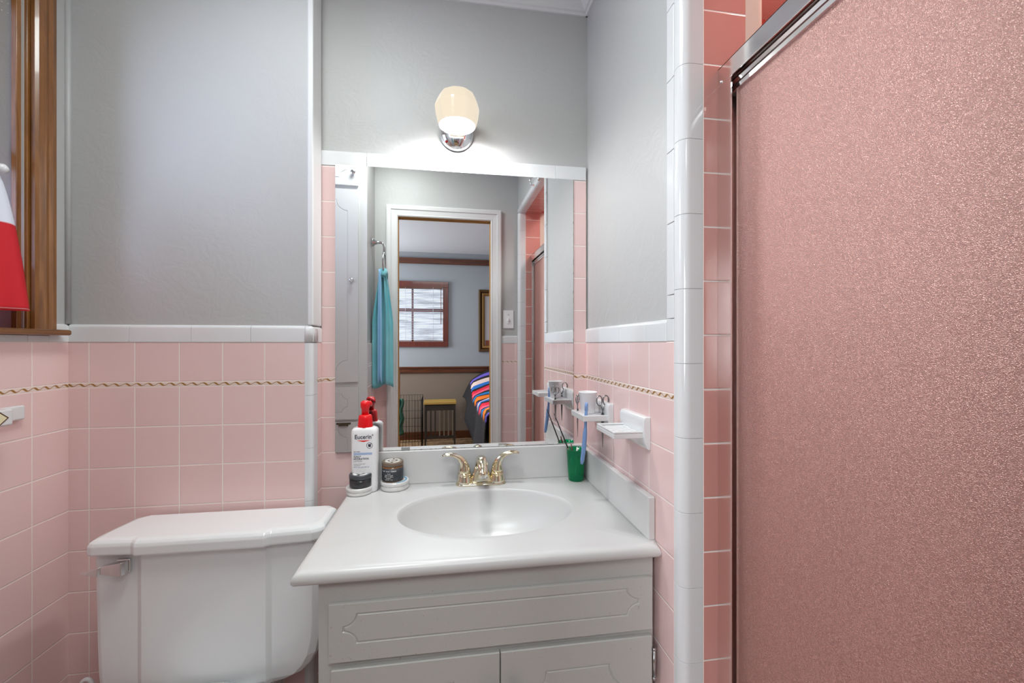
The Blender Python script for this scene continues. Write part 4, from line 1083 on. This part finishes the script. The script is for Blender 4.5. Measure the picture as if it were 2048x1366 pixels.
# ================================================================== BEDROOM BEYOND THE DOORWAY
YB = -2.85
BG = plaster('bedroom_blue_grey', srgb(158, 162, 168), .1)
BT, _nt, _p = base('bedroom_taupe', srgb(128, 112, 100), .6)
struct('wall_bedroom_far', B(-1.9, 2.0, YB - .1, YB, .93, 2.44), BG)
struct('wall_bedroom_far_lower', B(-1.9, 2.0, YB - .1, YB, 0, .93), BT)
struct('wall_bedroom_left', B(-2.0, -1.9, YB - .1, -.02, 0, 2.44), BG)
struct('wall_bedroom_right', B(2.0, 2.1, YB - .1, -.02, 0, 2.44), BG)
struct('wall_bedroom_near', B(-1.9, XS - .06, -.12, -.02, 0, 2.44).box(XR + .02, 2.0, -.12, -.041, 0, 2.44), BG)
struct('ceiling_bedroom', B(-2, 2.1, YB - .1, -.016, 2.44, 2.5), base('ceiling_white', srgb(214, 216, 222), .7)[0])
CARP, _nt, _p = base('tan_carpet', srgb(150, 118, 84), .95)
_c = ramp(_nt, noise(_nt, 14, 6, .7), [(.35, srgb(108, 80, 54)), (.6, srgb(168, 134, 98))]); _nt.links.new(_c, _p.inputs['Base Color'])
bump(_nt, _p, noise(_nt, 300, 2), .8, .004)
struct('floor_bedroom', B(-2, 2.1, YB - .1, -.02, -.05, 0.0), CARP)
struct('trim_33', B(-1.9, 2.0, YB, YB + .03, 2.285, 2.36), DWOODX, bev=.006)
struct('trim_34', B(-1.9, 2.0, YB, YB + .028, .868, .925).box(-1.9, 2.0, YB, YB + .045, .925, .948), DWOODX, bev=.004)
struct('baseboard_far', B(-1.9, 2.0, YB, YB + .015, 0, .10), DWOODX)
# window
wx0, wx1, wz0, wz1 = -.80, .095, 1.205, 2.055
mb = MB().box(wx0, wx0 + .07, YB, YB + .03, wz0 + .07, wz1 - .075).box(wx1 - .07, wx1, YB, YB + .03, wz0 + .07, wz1 - .075).box(wx0, wx1, YB, YB + .032, wz1 - .075, wz1).box(wx0, wx1, YB, YB + .035, wz0, wz0 + .07)
w2 = struct('window_2', mb, DWOODZ, bev=.003)
MB().box(wx0 + .07, wx1 - .07, YB + .002, YB + .012, 1.66, 1.70).box(-.375, -.350, YB + .002, YB + .010, wz0 + .07, wz1 - .075).build('window_sash', DWOODZ, w2)
SKY, _nt, _p = base('bright_daylight', (0, 0, 0), 1); _p.inputs['Emission Color'].default_value = (.80, .88, 1, 1)
_e = ramp(_nt, noise(_nt, 6, 3, .5, mapped(_nt, .5, 1, 4)), [(.34, (.55, .55, .55, 1)), (.58, (1.2, 1.2, 1.2, 1))]); _nt.links.new(_e, _p.inputs['Emission Strength'])
MB().box(wx0 + .06, wx1 - .06, YB - .0005, YB + .001, wz0 + .06, wz1 - .06).build('window_pane', SKY, w2)
SLT, _, _ = base('white_slats', srgb(206, 206, 216), .5)
t = Thing('venetian_blind', (-.35, YB + .03, wz1 - .08), 'white slatted blind lowered over the bedroom window', 'blind')
mb = MB(); k = 0; z = wz1 - .10
while z > wz0 + .085:
    mb.rings([[(wx0 + .075, YB + .020, z + .004), (wx0 + .075, YB + .036, z - .004), (wx0 + .075, YB + .036, z - .0048), (wx0 + .075, YB + .020, z + .0032)],
              [(wx1 - .075, YB + .020, z + .004), (wx1 - .075, YB + .036, z - .004), (wx1 - .075, YB + .036, z - .0048), (wx1 - .075, YB + .020, z + .0032)]], smooth=False)
    z -= .021
t.part('slats', mb, SLT)
t.part('head_rail', MB().box(wx0 + .073, wx1 - .073, YB + .014, YB + .040, wz1 - .095, wz1 - .073), DWOODX)
t.part('bottom_rail', MB().box(wx0 + .073, wx1 - .073, YB + .018, YB + .038, wz0 + .072, wz0 + .084), DWOODX)
for xq in (-.10, -.45): t.part('ladder_cord', MB().tube([(xq, YB + .040, wz0 + .08), (xq, YB + .040, wz1 - .08)], .0022, 6), SLT)
t.part('tilt_wand', MB().tube([(.0, YB + .046, wz1 - .09), (.0, YB + .046, 1.50)], .004, 6), DWOODZ)
# picture
GF, _, _ = base('gilt_frame', srgb(150, 112, 62), .35, .5)
GF2, _, _ = base('gilt_dark', srgb(92, 66, 36), .4, .4)
t = Thing('framed_picture', (.80, YB, 1.55), 'gilt framed picture with a dark oval figure on the bedroom wall', 'picture')
def frame_ring(x0, x1, z0, z1, wd, y0, y1, y2):
    mb = MB(); R_ = []
    pf = [(0, 0), (0, y1), (wd * .3, y2), (wd * .6, y1), (wd, y0 + .006), (wd, 0)]
    for (cx, cz, dx, dz) in ((x0, z0, 1, 1), (x0, z1, 1, -1), (x1, z1, -1, -1), (x1, z0, -1, 1), (x0, z0, 1, 1)):
        R_.append([(cx + dx * u, YB + .001 + d, cz + dz * u) for u, d in pf])
    mb.rings(R_, cap0=False, cap1=False, smooth=False); return mb
px0, px1, pz0, pz1 = .495, 1.10, 1.142, 1.965
t.part('picture_frame', frame_ring(px0, px1, pz0, pz1, .045, 0, .030, .036), GF2)
t.part('inner_frame', frame_ring(px0 + .045, px1 - .045, pz0 + .045, pz1 - .045, .04, 0, .022, .026), GF)
t.part('mount', MB().box(px0 + .08, px1 - .08, YB + .001, YB + .008, pz0 + .08, pz1 - .08), base('grey_mount', srgb(176, 170, 172), .6)[0])
t.part('dark_figure', MB().lathe([(.16, YB + .008), (.16, YB + .010)], (.775, 0, 1.52), 36, 'Y', sx=.85, sy=1.35), base('dark_print', srgb(34, 36, 40), .6)[0])
t.part('brown_base', MB().box(px0 + .09, px1 - .09, YB + .0085, YB + .0105, pz0 + .085, pz0 + .15), base('brown_print', srgb(120, 60, 30), .6)[0])
# bench
YW, _, _ = base('yellow_wood', srgb(178, 142, 70), .5)
GSL, _, _ = base('grey_brown_slat', srgb(112, 98, 84), .6)
DW, _, _ = base('dark_bench_wood', srgb(44, 34, 28), .6)
t = Thing('low_bench', (-.02, -2.60, 0), 'low dark bench with a yellow top against the taupe bedroom wall', 'bench')
t.part('bench_top', MB().box(-.21, .185, -2.72, -2.45, .505, .535), YW, bev=.004)
for k in range(7):
    xk = -.185 + k * .053; t.part('slat', MB().box(xk, xk + .016, -2.48, -2.462, .12, .43), GSL if k > 2 else DW)
for xk in (-.20, .155):
    for yk in (-2.71, -2.48): t.part('leg', MB().box(xk, xk + .02, yk, yk + .02, 0, .505), DW)
t.part('apron', MB().box(-.20, .175, -2.48, -2.464, .43, .505), DW)
t.part('stretcher', MB().box(-.20, .175, -2.48, -2.464, .09, .12), DW)
# wire crate
t = Thing('wire_crate', (-.34, -2.3, 0), 'dark wire pet crate standing left of the low bench', 'crate')
mb = MB(); x0, x1, y0, y1, z1 = -.60, -.225, -2.70, -2.15, .60
for k in range(12):
    xk = x0 + (x1 - x0) * k / 11
    for yk in (y0, y1): mb.tube([(xk, yk, 0.005), (xk, yk, z1)], .0022, 5)
for k in range(13):
    yk = y0 + (y1 - y0) * k / 12
    for xk in (x0, x1): mb.tube([(xk, yk, 0.005), (xk, yk, z1)], .0022, 5)
for zk in (.006, .2, .4, z1):
    mb.tube([(x0, y0, zk), (x1, y0, zk), (x1, y1, zk), (x0, y1, zk), (x0, y0, zk)], .0028, 5)
t.part('wire_grid', mb, DARKM)
# green throw on a post at far left
t = Thing('clothes_stand', (-.475, -2.05, 0), 'wooden clothes stand with a dark green cloth beside the wire crate', 'stand')
t.part('post', MB().box(-.480, -.452, -2.08, -2.05, 0, .93), wood('post_wood', srgb(110, 66, 28), srgb(140, 86, 38), srgb(160, 104, 50)), bev=.004)
g = []
for i in range(21):
    f = i / 20; row = []
    for j in range(17):
        s = j / 16; row.append((-.50 + .085 * s + .01 * math.sin(f * 14), -2.03 + .02 * math.sin(s * 9 + f * 3), .64 - .40 * f))
    g.append(row)
t.part('green_cloth', MB().sheet(g), base('green_cloth_mat', srgb(44, 84, 68), .9)[0], solid=.004)
# bed with patterned quilt
QM, _nt, _p = base('quilt_print', (0.01, 0.01, 0.01), .85)
_g = N(_nt, 'ShaderNodeUVMap'); _s = N(_nt, 'ShaderNodeSeparateXYZ'); _nt.links.new(_g.outputs[0], _s.inputs[0])
_U, _V = _s.outputs[0], _s.outputs[1]
# feathered stripes: hue by row, jagged ends by a saw edge
_saw = mth(_nt, 'PINGPONG', _V, .022)
_uu = mth(_nt, 'ADD', _U, mth(_nt, 'MULTIPLY', _saw, 2.2))
_stripe = ramp(_nt, mth(_nt, 'FRACT', mth(_nt, 'MULTIPLY', _V, 2.1)),
    [(0.0, srgb(20, 18, 20)), (.06, srgb(112, 92, 196)), (.13, srgb(24, 20, 26)), (.18, srgb(236, 206, 196)), (.28, srgb(40, 110, 190)), (.36, srgb(22, 18, 22)), (.42, srgb(226, 30, 60)), (.52, srgb(232, 92, 120)),
     (.60, srgb(22, 18, 22)), (.66, srgb(30, 120, 190)), (.76, srgb(20, 18, 20)), (.80, srgb(240, 120, 20)), (.95, srgb(20, 18, 20))])
_stripe.node.color_ramp.interpolation = 'CONSTANT'
_dark = N(_nt, 'ShaderNodeMix', data_type='RGBA'); _in = mth(_nt, 'GREATER_THAN', _uu, .38)
_nt.links.new(_in, _dark.inputs[0]); _dark.inputs[6].default_value = srgb(22, 18, 24); _nt.links.new(_stripe, _dark.inputs[7])
_nt.links.new(_dark.outputs[2], _p.inputs['Base Color'])
t = Thing('bed', (1.05, -1.85, 0), 'low bed with grey mattress under the patterned quilt', 'bed')
t.part('mattress', MB().box(.42, 1.75, -2.65, -.95, .28, .60), base('grey_mattress', srgb(96, 92, 92), .8)[0], bev=.05, seg=4)
t.part('bed_base', MB().box(.46, 1.72, -2.6, -1.0, 0.0, .28), base('dark_base', srgb(48, 42, 44), .8)[0])
# quilt: rises over pillows, falls over the side nearest the bench
g = []; uv = {}
me = bpy.data.meshes.new('quilt'); vs = []; fs = []; uvs = []
NU, NV = 30, 40
for i in range(NU + 1):
    for j in range(NV + 1):
        u = i / NU; v = j / NV
        y = -2.72 + 1.75 * v + .015 * math.sin(u * 20)
        if u < .42:
            q = u / .42; x = .36 + .03 * math.sin(v * 16) * (1 - q) + .02 * q - .09 * (1 - q) * (1 - v); zh = .56 - .42 * min(1, v * 2.0); z = zh + .05 * abs(math.sin(v * 14)) * (1 - q) + (.62 - zh) * q
        else:
            q = (u - .42) / .58; x = .38 + .9 * q; z = .62 + .06 * math.sin(min(1, q * 3) * PI / 2) + .015 * math.sin(v * 22 + q * 7)
        z += .22 * max(0, 1 - v * 3.2) * min(1, u * 1.7)
        vs.append((x, y, z)); uvs.append((u, v))
for i in range(NU):
    for j in range(NV):
        a = i * (NV + 1) + j; fs.append((a, a + NV + 1, a + NV + 2, a + 1))
me.from_pydata(vs, [], fs); ul = me.uv_layers.new(name='UVMap')
for l in me.loops: ul.data[l.index].uv = uvs[l.vertex_index]
for p_ in me.polygons: p_.use_smooth = True
me.materials.append(QM)
ql = bpy.data.objects.new('patterned_quilt', me); COL.objects.link(ql); s_ = ql.modifiers.new('t', 'SOLIDIFY'); s_.thickness = .012
tag(ql, 'black quilt with bright zigzag stripes draped over the bed', 'quilt')
